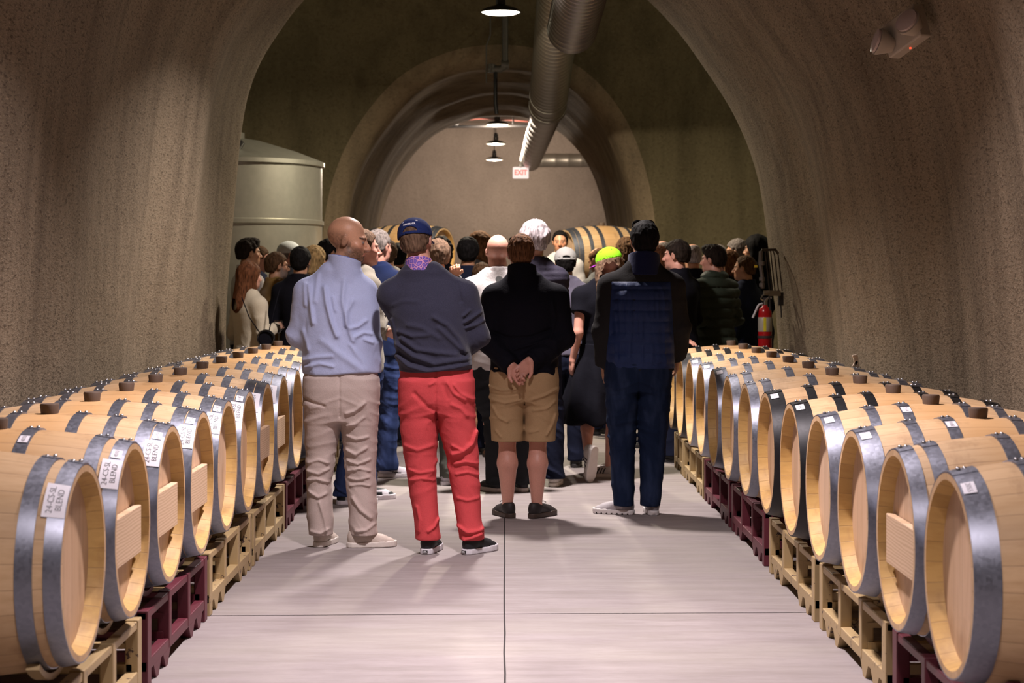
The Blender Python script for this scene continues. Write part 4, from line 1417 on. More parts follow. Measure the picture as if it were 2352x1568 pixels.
    def shoes(s):
        st = s.k.get('shoe', 'black')
        if st is None: return
        for i in (0, 1):
            ax, ay = s.legs[i]
            M = s.k.get('shoeM', (None, None))[i]
            me_u, me_s, ex = shoe_meshes(st)
            u = bpy.data.objects.new('shoe', me_u); link(u, s.root)
            u.location = (ax * s.sc, ay * s.sc, 0); u.rotation_euler = (0, 0, s.foot_yaw(i))
            if M is not None: u.matrix_local = M
            if i == 0: u.scale = (1, 1, 1)
            same_mesh('sole', me_s, u)
            for nm, me in ex: same_mesh(nm, me, u)

_shoe = {}
SHOES = {  # upper colour, sole colour, kind
    'black': ((.012, .011, .012), (.02, .018, .018), ''), 'white': ((.66, .60, .56), (.70, .64, .58), 'lace'), 'cream': ((.60, .51, .44), (.72, .66, .60), 'lace'),
    'skate': ((.012, .012, .014), (.70, .68, .72), 'lace tag'), 'blackbrown': ((.022, .018, .018), (.045, .028, .02), 'lace'), 'greyrun': ((.42, .39, .41), (.72, .69, .68), 'lace'),
    'swoosh': ((.62, .58, .64), (.70, .66, .70), 'lace swoosh'), 'panel': ((.62, .60, .64), (.68, .64, .66), 'lace swoosh panel'), 'stripes': ((.60, .55, .52), (.66, .60, .56), 'lace stripes'),
    'brown': ((.09, .04, .02), (.05, .025, .015), ''), 'dark': ((.015, .016, .022), (.55, .5, .48), 'lace')}
def shoe_meshes(st):
    if st in _shoe: return _shoe[st]
    cu, cs, kind = SHOES[st]
    def up(P):
        d = ell(P, (0, -.030, .055), (.037, .042, .060))
        d = smin(d, cap(P, (0, .0, .060), (0, .12, .038), .042, .034), .02)
        d = smin(d, ell(P, (0, .125, .028), (.045, .075, .030)), .02)
        d = smax(d, .018 - P[:, 2], .003); d = smax(d, P[:, 2] - .098 + .10 * np.maximum(0, P[:, 1]), .006)
        return d
    def pu(V):
        c = np.tile(np.array(cu, f4), (len(V), 1)); x, y, z = np.abs(V[:, 0]), V[:, 1], V[:, 2]
        if 'panel' in kind:
            m = (y > .145) & (z < .05) | (y < -.02) | ((z > .07)) | ((y > .02) & (y < .10) & (z < .055)); c[m] = (.015, .02, .02)
        if 'swoosh' in kind:
            u = (y + .035) / .13; m = (u > 0) & (u < 1) & (np.abs(z - (.034 + .03 * (1 - u) ** 1.5 * 1.0)) < .0065 * u + .001) & (x > .02); c[m] = (.012, .012, .014)
        if 'stripes' in kind:
            for q in (0, 1, 2):
                m = (np.abs(y - (.022 + .024 * q) - .45 * (.07 - z)) < .0055) & (x > .022) & (z < .075); c[m] = (.012, .012, .014)
        if 'greyrun' == st: c[y < .0] *= .7
        return c
    V, Q = iso(up, (-.07, -.1, 0), (.07, .23, .13), .0045)
    o = mesh_np('shoe', V, Q, M_shoe, None, True, pu(V.astype(f4))); me_u = o.data; bpy.data.objects.remove(o)
    def so(P):
        w = np.interp(P[:, 1], [-.078, -.070, -.05, 0, .05, .11, .16, .19, .205, .212], [.0, .022, .036, .039, .041, .049, .045, .032, .016, 0])
        d = (np.abs(P[:, 0]) - w) * .8
        d = np.maximum(d, np.maximum(-.0 - P[:, 2], P[:, 2] - .031 - .004 * (P[:, 1] > .1)))
        if st == 'greyrun': d = np.maximum(d, -(np.maximum(np.abs(((P[:, 1] + .3) % .035) - .0175) - .004, P[:, 2] - .011)))
        return d
    V, Q = iso(so, (-.07, -.1, -.01), (.07, .23, .05), .0045)
    o = mesh_np('sole', V, Q, plain('sole_' + st, cs, .6), None, True); me_s = o.data; bpy.data.objects.remove(o)
    ex = []
    if 'lace' in kind:
        mb = MB(); lc = (.7, .66, .62) if cu[0] > .2 else ((.02, .02, .02))
        for q in range(5):
            y = .045 + q * .017; z = .089 - .27 * (y - .03)
            mb.tube([(-.020, y, z - .008), (0, y + .004, z + .004), (.020, y, z - .008)], .0028, 6)
        mb.tube([(0, .035, .094), (.02, .045, .104), (.03, .062, .094)], .0024, 6); mb.tube([(0, .035, .094), (-.02, .045, .104), (-.03, .060, .092)], .0024, 6)
        o = mb.build('shoelace', plain('lace_%s' % ('w' if cu[0] > .2 else 'k'), lc, .8)); ex.append(('shoelace', o.data)); bpy.data.objects.remove(o)
    if 'tag' in kind:
        mb = MB(); mb.box((-.014, -.0805, .010), (.014, -.0745, .024)); o = mb.build('heel_tag', plain('tag_black', (.02, .02, .02), .5)); ex.append(('heel_tag', o.data)); bpy.data.objects.remove(o)
        mb = MB(); mb.box((-.011, -.0815, .0125), (.011, -.080, .0145)); mb.box((-.008, -.0815, .017), (.008, -.080, .0215)); o = mb.build('heel_mark', plain('tag_white', (.6, .6, .6), .5)); ex.append(('heel_mark', o.data)); bpy.data.objects.remove(o)
    _shoe[st] = (me_u, me_s, ex)
    return _shoe[st]

def wine_glass(label, loc, rot=(0, 0, 0), s=1.0, group='wine glasses held by guests', wine=False):
    t = thing('wine_glass', label, 'glass', loc, 0, group); t.rotation_euler = rot
    m = bpy.data.materials.get('clear_glass')
    if not m:
        m, nt, b = new_mat('clear_glass'); b.inputs['Transmission Weight'].default_value = 1; b.inputs['Roughness'].default_value = .02; b.inputs['IOR'].default_value = 1.45
    mb = MB()
    mb.rev([(.033,0),(.034,.002),(.008,.006),(.004,.02),(.0035,.085),(.008,.095),(.028,.112),(.041,.140),(.042,.165),(.034,.205),(.0325,.205),(.0402,.165),(.039,.141),(.026,.115),(0,.100)], 28, caps=False)
    mb.build('glass_bowl', m, t, smooth=True)
    if wine:
        mb = MB(); mb.rev([(0,.101),(.025,.116),(.038,.141),(.0385,.150),(0,.150)], 24, caps=False)
        mb.build('wine', plain('red_wine', (.06,.004,.01), .1), t, smooth=True)
    return t

# ---------------------------------------------------------------- cloth materials
K_lblue = cloth('light_blue_fleece', (.46, .53, .80), kind='fleece', col2=(.58, .64, .92))
K_khaki_l = cloth('pale_chino', (.55, .45, .41), kind='twill')
K_navyknit = cloth('charcoal_navy_knit', (.022, .023, .042), kind='fleece', col2=(.058, .058, .092))
K_red = cloth('coral_red_chino', (.60, .072, .080), kind='twill')
K_blackjk = cloth('black_softshell', (.0065, .0065, .011), .8)
K_khaki = cloth('khaki_twill', (.43, .29, .155), kind='twill')
K_chargrey = cloth('charcoal_grey_fleece', (.023, .022, .023), kind='fleece')
K_quilt = cloth('blue_quilted_nylon', (.016, .032, .105), kind='nylon')
K_navycol = cloth('navy_knit_collar', (.012, .016, .055))
K_jeans = cloth('dark_denim', (.010, .018, .045), kind='denim')
K_jeans2 = cloth('mid_denim', (.020, .035, .105), kind='denim')
K_black = cloth('black_cloth', (.007, .007, .011))
K_dnavy = cloth('dark_navy_cloth', (.012, .015, .032))
K_cream = cloth('cream_knit', (.50, .44, .33), kind='knit')
K_mustard = cloth('mustard_brown_cloth', (.20, .115, .028))
K_lgrey = cloth('light_grey_cloth', (.40, .37, .36))
K_beige = cloth('beige_vest_cloth', (.25, .225, .18))
K_lav = cloth('lavender_grey_cloth', (.12, .11, .155))
K_quiltdark = cloth('dark_quilted_nylon', (.030, .027, .042), kind='nylon')
K_green = cloth('dark_green_nylon', (.034, .044, .032), kind='nylon')
K_white = cloth('white_cloth', (.56, .53, .53))
K_greycl = cloth('mid_grey_cloth', (.10, .10, .10))
K_olive = cloth('olive_grey_trousers', (.12, .125, .105))
K_blueshirt = cloth('royal_blue_cloth', (.009, .017, .06))
K_dgreytr = cloth('dark_grey_trousers', (.022, .024, .028))

def floral():
    m, nt, b = new_mat('floral_print'); v = nd(nt, 'ShaderNodeTexVoronoi'); v.inputs['Scale'].default_value = 22; L(nt, objco(nt), v.inputs['Vector'])
    bw = nd(nt, 'ShaderNodeSeparateColor'); L(nt, v.outputs['Color'], bw.inputs[0])
    c = ramp(nt, bw.outputs[0], [(0, (.01,.16,.62)), (.35, (.02,.35,.75)), (.55, (.75,.45,.2)), (.7, (.45,.05,.35)), (.85, (.02,.06,.3))])
    for n in nt.nodes:
        if n.bl_idname == 'ShaderNodeValToRGB': n.color_ramp.interpolation = 'CONSTANT'
    L(nt, c, b.inputs['Base Color']); b.inputs['Roughness'].default_value = .85
    return m
K_floral = floral()
def paisley():
    m, nt, b = new_mat('purple_print'); v = nd(nt, 'ShaderNodeTexVoronoi', feature='DISTANCE_TO_EDGE'); v.inputs['Scale'].default_value = 40; L(nt, objco(nt), v.inputs['Vector'])
    c = ramp(nt, v.outputs['Distance'], [(0, (.75,.35,.5)), (.12, (.10,.06,.35)), (.5, (.35,.2,.6))])
    L(nt, c, b.inputs['Base Color']); b.inputs['Roughness'].default_value = .85
    return m
K_paisley = paisley()
K_flannel = cloth('muted_check', (.16, .12, .16))

def collar_part(name, mat, z0, z1, r, c=None, tilt=.10, th=.0045, top_tilt=-.25, tx=0.0):
    def ex(s, top):
        cx = c or (s.hx[0] * .75 + s.scx * .25, s.hx[1] * .6 - .020)
        def f(P):
            ax = P[:, :2] - A(cx) - (P[:, 2:3] - 1.5) * A(((s.hx[0] - cx[0]) * .8, tilt))
            rr = r - .10 * (P[:, 2] - z0)
            d = np.abs(np.sqrt(ax[:, 0] ** 2 + (ax[:, 1] * .95) ** 2) - rr) - th
            return np.maximum(d, np.maximum(z0 - P[:, 2], P[:, 2] - z1 - top_tilt * ax[:, 1] - tx * ax[:, 0]))
        V, Q = iso(f, (cx[0] - .13, cx[1] - .16, z0 - .03), (cx[0] + .13, cx[1] + .16, z1 + .05), .005)
        mesh_np(name, V * s.sc, Q, mat, s.root)
    return ex

# =============================================================== the four men in front
def ln(cx, d, pts, amp=.012, wd=.013, z=None):
    """ridge given where it lies on the person, from zoomed picture measurements"""
    return ([((p[0] - cx) / F * d, px_z(p[1], d)) for p in pts], amp, wd)

# 1: bald man in light blue, turned to the right
d1 = 10.33; s1 = 1.855 / 1.80
def r1(rows): return [(z / s1, x / s1, y / s1, a / s1, b / s1) for z, x, y, a, b in rows]
X1 = px_x(785, d1)
L1 = [ln(785, d1, q, a, w) for q, a, w in [
    ([(703, 652), (705, 700)], .010, .012), ([(713, 655), (718, 700), (724, 740)], .016, .013), ([(733, 632), (727, 690)], .010, .014),
    ([(750, 660), (757, 700), (768, 740), (780, 770)], .020, .013), ([(770, 682), (776, 712)], .010, .010), ([(795, 640), (792, 690), (803, 740), (816, 780)], .016, .014),
    ([(815, 690), (802, 715), (800, 745)], .012, .012), ([(845, 735), (828, 748), (812, 752)], .012, .010), ([(858, 765), (840, 762), (822, 772)], .012, .010),
    ([(860, 785), (842, 778)], .010, .009), ([(700, 826), (730, 818), (768, 815)], .010, .012), ([(704, 842), (740, 832), (770, 838)], .010, .010), ([(745, 780), (800, 820), (840, 848)], .008, .02),
    ([(700, 760), (712, 800)], .007, .014), ([(810, 790), (840, 830), (850, 850)], .008, .012)]]
B1 = [ln(785, d1, q, a, w) for q, a, w in [
    ([(800, 946), (820, 940), (842, 922)], .013, .009), ([(800, 975), (820, 970), (840, 955)], .009, .008), ([(800, 998), (822, 1005), (848, 1000)], .010, .008), ([(798, 1030), (820, 1040), (845, 1025)], .012, .008),
    ([(800, 1055), (825, 1062), (852, 1052)], .010, .007), ([(800, 1078), (830, 1072), (852, 1078)], .010, .007), ([(803, 1095), (825, 1098), (850, 1092)], .009, .007), ([(805, 1112), (830, 1108), (852, 1112)], .008, .006),
    ([(812, 1140), (830, 1165), (855, 1185)], .014, .010), ([(820, 1215), (845, 1212), (862, 1200)], .010, .008), ([(700, 912), (725, 922), (750, 928)], -.010, .008),
    ([(710, 1060), (735, 1052), (757, 1060)], .010, .007), ([(708, 1078), (735, 1084), (758, 1074)], .010, .007), ([(708, 1100), (730, 1096), (757, 1104)], .009, .007), ([(712, 1125), (735, 1138), (752, 1130)], .010, .008),
    ([(738, 1150), (750, 1190), (756, 1225)], .010, .010), ([(716, 1216), (740, 1220), (758, 1210)], .009, .008)]]
Person('bald bearded man in light blue quarter-zip sweater and pale chinos, smiling to the right', (X1, d1, 0), 1.855,
    res=.0062, skin='sunny', hair=('bald', 'brown'), bald_shade=.5, stubble=.85, fat=.006,
    head=(.030, .03, 1.686), hyaw=-92, hpitch=-8, hs=1.07,
    torso=r1([(.93,-.002,0,.190,.145),(1.0,-.006,0,.193,.150),(1.1,-.01,0,.188,.150),(1.2,-.015,0,.185,.145),(1.3,-.012,0,.190,.142),(1.4,-.01,0,.190,.130),(1.46,-.008,0,.155,.110),(1.52,0,0,.105,.080),(1.55,.01,0,.07,.06)]),
    sw=.155, sz=1.400, scx=-.035,
    arms=(((-.245, .02, 1.165), (-.150, .20, 1.10)), ((.150, -.05, 1.14), (.150, .04, .915))),
    hands=(None, dict(dirv=(-.1, .25, -1), palm=(-1, 0, 0), curl=.5)),
    top=dict(mat=K_lblue, name='sweater', hem=.955, off=.012, amp=.012, fr=(7, 5, 1.9), shear=.35, collar=(1.46, 1.588, .086), ctilt=(-.22, -.12), seed=2, lines=L1, arm=(.060, .054, .042)),
    extras=[collar_part('collar_lining', cloth('blue_lining', (.16, .24, .62)), 1.50, 1.593, .079, top_tilt=-.12, tx=-.22)],
    bottom=dict(mat=K_khaki_l, lines=B1, amp=.006, end=.068, knee=.42, rows=[
        r1([(.065,-.117,.0,.072,.085),(.2,-.125,0,.074,.086),(.38,-.130,.01,.070,.088),(.55,-.120,.01,.088,.100),(.68,-.108,0,.103,.118),(.85,-.095,0,.112,.135),(.95,-.09,0,.115,.14)]),
        r1([(.065,.122,.0,.078,.090),(.2,.122,0,.080,.090),(.38,.108,.01,.086,.092),(.55,.105,.01,.094,.105),(.68,.100,0,.105,.120),(.85,.098,0,.112,.140),(.95,.09,0,.115,.145)])],
        pelvis=r1([(.72,-.005,0,.180,.125),(.80,-.005,-.01,.203,.145),(.90,-.005,-.01,.212,.155),(1.0,-.005,0,.208,.15)]), k=.008),
    knees=((-.125, .015, .47), (.105, .015, .47)), legs=((-.116/s1, .03), (.105/s1, -.02)), feet=(-14, -78), shoe='cream')

# 2: man with navy cap and coral trousers
d2 = 10.10; s2 = 1.85 / 1.80
def r2(rows): return [(z / s2, x / s2, y / s2, a / s2, b / s2) for z, x, y, a, b in rows]
X2 = px_x(1003, d2)
L2 = [ln(1003, d2, q, a, w) for q, a, w in [
    ([(918, 760), (950, 770), (985, 768)], .012, .012), ([(915, 790), (950, 815), (1000, 832), (1040, 826), (1075, 822)], .022, .016), ([(912, 815), (940, 838), (985, 850), (1040, 842), (1078, 835)], .020, .014),
    ([(925, 776), (960, 800), (1000, 806), (1050, 812)], .016, .014), ([(1000, 728), (1030, 745), (1055, 775), (1070, 805)], .018, .014), ([(1010, 752), (1035, 775), (1060, 800)], .014, .012), ([(940, 745), (975, 752), (1010, 775)], .010, .014),
    ([(918, 855), (960, 862), (1010, 862), (1070, 852)], .010, .010), ([(1068, 740), (1085, 730), (1105, 716)], .014, .009), ([(1072, 752), (1095, 745), (1112, 735)], .012, .009), ([(1066, 725), (1080, 712)], .010, .008),
    ([(905, 700), (930, 690), (960, 692)], .006, .012), ([(1050, 650), (1060, 690)], -.008, .010), ([(900, 735), (910, 770), (914, 800)], .010, .012)]]
B2 = [ln(1003, d2, q, a, w) for q, a, w in [
    ([(1045, 880), (1060, 900), (1088, 915)], .012, .009), ([(1030, 875), (1045, 900), (1070, 915)], .010, .009), ([(1040, 925), (1060, 935), (1075, 950)], .008, .010), ([(1096, 990), (1088, 1015), (1062, 1035), (1040, 1040)], .020, .011),
    ([(1040, 1020), (1062, 1030)], .010, .008), ([(1045, 1062), (1070, 1056), (1098, 1062)], .010, .008), ([(1048, 1085), (1075, 1080), (1100, 1088)], .009, .007), ([(1052, 1140), (1075, 1145), (1100, 1140)], .007, .008),
    ([(1052, 1205), (1075, 1218), (1108, 1212)], .014, .009), ([(1066, 1235), (1085, 1230), (1108, 1222)], .012, .008), ([(930, 1020), (960, 1030), (995, 1020)], .007, .010), ([(940, 1075), (965, 1082), (996, 1078)], .008, .008),
    ([(942, 1100), (970, 1094), (998, 1100)], .007, .007), ([(958, 1160), (965, 1190), (962, 1215)], .009, .009), ([(985, 1215), (1000, 1205), (1008, 1190)], .010, .008), ([(955, 900), (985, 930), (1003, 940)], -.008, .012),
    ([(990, 880), (1002, 872)], .008, .008), ([(1020, 880), (1030, 910)], -.006, .010)]]
Person('man in navy cap, charcoal sweater and coral red chinos standing in the aisle', (X2, d2, 0), 1.85,
    res=.0062, skin='pink', hair=('short', 'mixed'), hopt=dict(back=-.062, vol=.008),
    head=(-.112, .02, 1.675), hyaw=-12, hpitch=-4, hroll=-9,
    cap=dict(col=(.014, .026, .115), text='NEWMARK', open=True, eyecol=(.62, .62, .7), tilt=-.16),
    torso=r2([(.96,-.005,0,.182,.148),(1.05,-.01,0,.186,.150),(1.15,-.018,0,.186,.148),(1.25,-.032,0,.192,.148),(1.35,-.045,0,.198,.145),(1.43,-.055,0,.185,.125),(1.50,-.065,0,.145,.100),(1.545,-.085,0,.085,.07)]),
    sw=.192, sz=1.392, scx=-.048,
    arms=(((-.140, .15, 1.17), (-.02, .25, 1.12)), ((.212, .02, 1.185), (.13, .22, 1.08))),
    top=dict(mat=K_navyknit, name='sweater', hem=.985, off=.014, amp=.012, fr=(3.0, 3, 8), shear=.5, lines=L2, seed=5, arm=(.066, .060, .045), collar=(1.47, 1.505, .085)),
    extras=[collar_part('shirt_collar', K_paisley, 1.475, 1.585, .077)],
    bottom=dict(mat=K_red, lines=B2, amp=.006, end=.075, knee=.45, fr=(5, 5, 12), rows=[
        r2([(.072,-.048,.0,.070,.085),(.2,-.058,0,.070,.085),(.40,-.085,.01,.078,.092),(.55,-.090,.01,.092,.105),(.68,-.098,0,.104,.118),(.85,-.100,0,.108,.135),(.95,-.09,0,.11,.14)]),
        r2([(.072,.196,.0,.066,.085),(.2,.178,0,.070,.085),(.40,.158,.01,.080,.092),(.55,.140,.01,.092,.105),(.68,.118,0,.104,.118),(.85,.098,0,.108,.135),(.95,.09,0,.11,.14)])],
        pelvis=r2([(.78,0,0,.180,.125),(.86,0,-.01,.202,.145),(.95,0,-.01,.206,.155),(1.02,0,0,.200,.15)]), k=.008),
    knees=((-.082, .015, .47), (.150, .015, .47)), legs=((-.045/s2, .0), (.200/s2, -.02)), feet=(-12, -38), shoe='skate')

# 3: man in black jacket and khaki shorts, hands clasped behind
d3 = 11.6; s3 = 1.80 / 1.80
X3 = px_x(1204, d3)
L3 = [ln(1204, d3, q, a, w) for q, a, w in [([(1130, 760), (1170, 775), (1220, 772), (1262, 755)], -.010, .010), ([(1180, 800), (1215, 790), (1262, 775)], .010, .010), ([(1150, 810), (1130, 790), (1115, 765)], .008, .01),
    ([(1268, 690), (1275, 730), (1265, 770)], .008, .012), ([(1135, 850), (1180, 845), (1270, 850)], .006, .010)]]
B3 = [ln(1204, d3, q, a, w) for q, a, w in [([(1125, 885), (1150, 893), (1185, 890)], .010, .008), ([(1130, 915), (1160, 922), (1195, 915)], .010, .009), ([(1220, 915), (1250, 905), (1280, 890)], .012, .009), ([(1225, 940), (1255, 935), (1275, 918)], .010, .009),
    ([(1130, 930), (1145, 955), (1165, 965)], .012, .009), ([(1255, 995), (1268, 975), (1276, 950)], .012, .009), ([(1215, 990), (1235, 985)], .008, .008), ([(1138, 985), (1150, 1000)], .008, .008), ([(1128, 902), (1160, 905), (1195, 900)], -.006, .006)]]
Person('man in black jacket and khaki shorts with hands clasped behind his back', (X3, d3, 0), 1.80,
    res=.0055, skin='pink', hair=('short', 'ginger'), hopt=dict(vol=.009, back=-.075), shades=dict(z=.098, y=.02, tilt=-.1),
    head=(-.022, .02, 1.675), hyaw=4, hpitch=-4, calf=.064,
    torso=[(.80,0,-.005,.180,.13),(.90,0,0,.200,.145),(.98,0,0,.205,.145),(1.08,0,0,.195,.14),(1.18,0,0,.195,.14),(1.28,.005,0,.205,.14),(1.37,.008,0,.210,.135),(1.44,.008,0,.185,.11),(1.49,.005,0,.12,.085),(1.53,0,0,.065,.06)],
    sw=.198, sz=1.405, scx=.008,
    arms=(((-.262, -.06, 1.150), (-.085, -.195, .975)), ((.250, -.06, 1.140), (.035, -.200, 1.005))),
    hands=(dict(dirv=(.55, -.05, -.75), palm=(.1, -1, .1), curl=.75, thumb=.1, side=-1), dict(dirv=(-.75, .10, -.95), palm=(-.1, -1, -.1), curl=.9, thumb=.0, side=1)),
    top=dict(mat=K_blackjk, name='jacket', hem=.885, off=.014, amp=.012, fr=(4, 4, 6), lines=L3, collar=(1.45, 1.600, .086), cuffback=.02, arm=(.062, .058, .040)),
    bottom=dict(mat=K_khaki, name='shorts', lines=B3, amp=.006, end=.488, knee=.62, fr=(4, 4, 10), rows=[
        [(.488,-.107,.0,.103,.112),(.60,-.108,0,.106,.118),(.70,-.106,0,.110,.125),(.80,-.103,0,.112,.135),(.95,-.09,0,.11,.14)],
        [(.488,.098,.0,.097,.112),(.60,.104,0,.104,.118),(.70,.106,0,.110,.125),(.80,.103,0,.112,.135),(.95,.09,0,.11,.14)]],
        pelvis=[(.74,0,0,.19,.13),(.82,0,-.01,.212,.15),(.90,0,-.01,.215,.16),(.96,0,0,.205,.15)], k=.006),
    knees=((-.108, .02, .50), (.088, .02, .50)), legs=((-.105, .01), (.080, -.01)), feet=(22, -35), shoe='blackbrown')

# 4: man in grey and blue quilted jacket
d4 = 11.75; s4 = 1.885 / 1.80
X4 = px_x(1465, d4)
def quilt_panel(s, top):
    def f(P):
        z = P[:, 2]
        half = np.interp(z, [.90, 1.0, 1.12, 1.3, 1.43], [.215, .212, .200, .190, .182])
        b = np.maximum(np.abs(P[:, 0] - .014) - half, np.maximum(z - 1.435, .90 - z))
        ed = np.clip(-b / .03, 0, 1)
        d = s.top_f(P) - .0015 - (.006 + (np.sqrt(np.abs(np.sin(PI * (z - .93) / .0655))) - .75) * .011 + ((1 - np.abs(2 * vnoise(P * A((30, 10, 7))) - 1)) ** 2 - .3) * .009) * ed
        return smax(d, b, .006)
    V, Q = iso(f, (-.27, -.24, .85), (.29, -.02, 1.49), .0055)
    mesh_np('quilted_panel', V * s.sc, Q, K_quilt, s.root)
Person('tall man in grey jacket with blue quilted back and dark jeans, sunglasses on head', (X4, d4, 0), 1.885,
    res=.0062, skin='tan', hair=('short', 'black'), hopt=dict(vol=.012, back=-.085), shades=dict(z=.112, y=.015, tilt=.0),
    head=(.042, .02, 1.677), hyaw=3, hpitch=-2,
    torso=[(.84,.01,0,.198,.14),(.92,.01,0,.200,.145),(1.02,.01,0,.190,.14),(1.12,.008,0,.188,.138),(1.22,.01,0,.196,.140),(1.32,.015,0,.205,.138),(1.40,.02,0,.195,.12),(1.46,.028,0,.155,.10),(1.51,.035,0,.085,.07),(1.54,.04,0,.06,.06)],
    sw=.190, sz=1.405, scx=.022,
    arms=(((-.215, -.02, 1.13), (-.205, .03, .915)), ((.260, -.0, 1.15), (.255, .12, .96))),
    top=dict(mat=K_chargrey, name='jacket', hem=.885, off=.014, amp=.010, fr=(4, 4, 5), arm=(.062, .056, .044), collar=(1.44, 1.50, .08)),
    extras=[quilt_panel, collar_part('jacket_collar', K_navycol, 1.475, 1.600, .104)],
    bottom=dict(mat=K_jeans, name='jeans', amp=.008, end=.055, knee=.45, rows=[
        [(.055,-.085,.0,.066,.08),(.15,-.092,0,.068,.082),(.38,-.095,.01,.076,.088),(.55,-.098,.01,.090,.10),(.68,-.095,0,.102,.118),(.85,-.09,0,.108,.13),(.95,-.09,0,.11,.14)],
        [(.055,.072,.0,.060,.08),(.15,.082,0,.066,.082),(.38,.092,.01,.080,.088),(.55,.094,.01,.094,.10),(.68,.096,0,.104,.118),(.85,.095,0,.108,.13),(.95,.09,0,.11,.14)]],
        pelvis=[(.76,0,0,.18,.13),(.84,0,-.01,.200,.15),(.92,0,-.01,.200,.155),(.98,0,0,.195,.15)], k=.006),
    legs=((-.088, .0), (.092, .0)), feet=(68, 2), shoe='greyrun')

# =============================================================== the crowd
def crowd(label, px, d, ytop, yaw, top, bottom=None, **k):
    H = px_z(ytop, d) - (.012 if k.get('hair', ('', ''))[0] not in ('bald',) else 0)
    if k.get('cap'): H -= .015
    H -= k.pop('lift', 0)
    H = H / 1.006
    return Person(label, (px_x(px, d), d, k.pop('z0', 0)), H, yaw=yaw, top=top, bottom=bottom or dict(mat=K_dnavy), **k)

def tops(mat, name='jacket', **k):
    d = dict(mat=mat, name=name, hem=.88, off=.022, amp=.012, collar=(1.44, 1.565, .081)); d.update(k); return d
def tee(mat, name='sweater', **k):
    d = dict(mat=mat, name=name, hem=.90, off=.016, amp=.010, collar=(1.46, 1.50, .072)); d.update(k); return d

# left group
p = crowd('long auburn haired woman in cream sweater by the left wall holding a wine glass', 572, 15.2, 600, -50, tee(K_cream, 'sweater', hem=.84, off=.024), hair=('long', 'auburn'), hopt=dict(len=.34, vol=.02), skin='fair',
    arms=(((-.23,-.02,1.16),(-.12,.18,1.05)), ((.235,.0,1.17),(.12,.22,1.22))), w=.92, shoe='black', )
crowd('dark brown haired man in pale grey jacket beside the steel tank', 569, 16.7, 545, -62, tops(K_lgrey), hair=('quiff', 'dark'), skin='tan')
crowd('man with glasses whose face shows just right of the brown haired man', 594, 17.5, 562, -80, tops(K_dnavy), hair=('short', 'brown'), skin='pink', specs=True, w=.95)
crowd('man with glasses and goatee in a mustard brown coat facing right', 634, 16.0, 576, -62, tops(K_mustard, 'coat', hem=.78, off=.03), hair=('short', 'brown'), skin='tan', specs=True, beard='grey',
      extras=[collar_part('scarf', K_black, 1.44, 1.53, .085)])
crowd('older man in a pale cap near the steel tank', 664, 17.9, 548, -75, tops(K_black), hair=('thin', 'grey'), skin='pink', cap=dict(col=(.52, .55, .56), tilt=.10, open=False))
crowd('dark haired man in black jacket with grey collar seen from behind, left group', 690, 15.6, 564, -12, tops(K_black), hair=('short', 'black'), hopt=dict(vol=.014, back=-.08), skin='tan', beard='dark',
      extras=[collar_part('shirt_collar', K_lgrey, 1.47, 1.545, .070)], arms='front')
crowd('blonde woman half hidden right of the dark haired man, left group', 722, 16.2, 562, -40, tee(K_black), hair=('bob', 'blond'), skin='fair', w=.9)
crowd('black haired man whose forehead shows behind the man in light blue', 755, 16.5, 546, -62, tops(K_greycl), hair=('short', 'black'), hopt=dict(front=.085), skin='tan', beard='dark')
# behind the two men in front
p9 = crowd('man in beige vest and blue jeans close behind the light blue sweater', 832, 12.4, 523, -70, tops(K_beige, 'vest', hem=.86, sleeve='long'), dict(mat=K_jeans2, name='jeans'),
      hair=('short', 'mixed'), hopt=dict(front=.085), skin='pink', shoe='panel', res=.008, arms=(((-.24,0,1.17),(-.13,.22,1.12)), ((.22,.02,1.17),(.12,.10,1.22))), legs=((-.10, .06), (.10, -.13)), feet=(4, -4))
p10 = crowd('grey haired man in navy top and blue jeans between the first two men', 868, 14.0, 524, -35, tops(K_blueshirt, 'pullover'), dict(mat=K_jeans2, name='jeans'),
      hair=('short', 'grey'), skin='pink', shoe='swoosh', arms=(((-.24,0,1.17),(-.10,.22,1.14)), ((.23,.02,1.17),(-.02,.20,1.12))), feet=(-30, -40), res=.008,
      extras=[collar_part('dark_collar', K_black, 1.44, 1.54, .080)])
crowd('brown haired man in grey collar seen from behind, left of the navy cap', 889, 16.6, 548, 4, tops(K_lgrey), hair=('short', 'brown'), hopt=dict(vol=.014, back=-.07), skin='tan', bottom=dict(mat=K_black))
crowd('dark haired man half hidden behind the navy cap', 913, 17.6, 556, 10, tops(K_black), hair=('short', 'black'), hopt=dict(back=-.09), skin='tan', bottom=dict(mat=K_black))
crowd('man with light stubble at the shoulder of the charcoal sweater, hand raised', 1003, 13.4, 545, 25, tops(K_greycl, 'shirt'), dict(mat=K_olive), hair=('short', 'mixed'), skin='orange', shoe='swoosh', res=.007,
      arms=(((-.25,.0,1.16),(-.24,.06,.92)), ((.22,.10,1.22),(.135,-.02,1.545))), hands=(None, dict(dirv=(-.2,-.5,.55), palm=(-.3,-.9,-.2), curl=1.1)), hyaw=20, feet=(-40, -60))
crowd('man glimpsed beyond the raised hand, dark curly hair', 1012, 16.5, 541, 30, tops(K_black), hair=('curly', 'dark'), hopt=dict(len=.12, vol=.012), skin='tan', w=.9)
crowd('black haired man in dark coat seen from behind, centre', 1075, 15.8, 543, -4, tops(K_dnavy, 'coat', hem=.80), hair=('short', 'black'), hopt=dict(vol=.018, back=-.07), skin='tan')
crowd('woman with blonde brown bob half behind the black haired man', 1101, 17.4, 531, 60, tee(K_greycl), hair=('bob', 'ginger'), hopt=dict(vol=.022), skin='fair', w=.9)
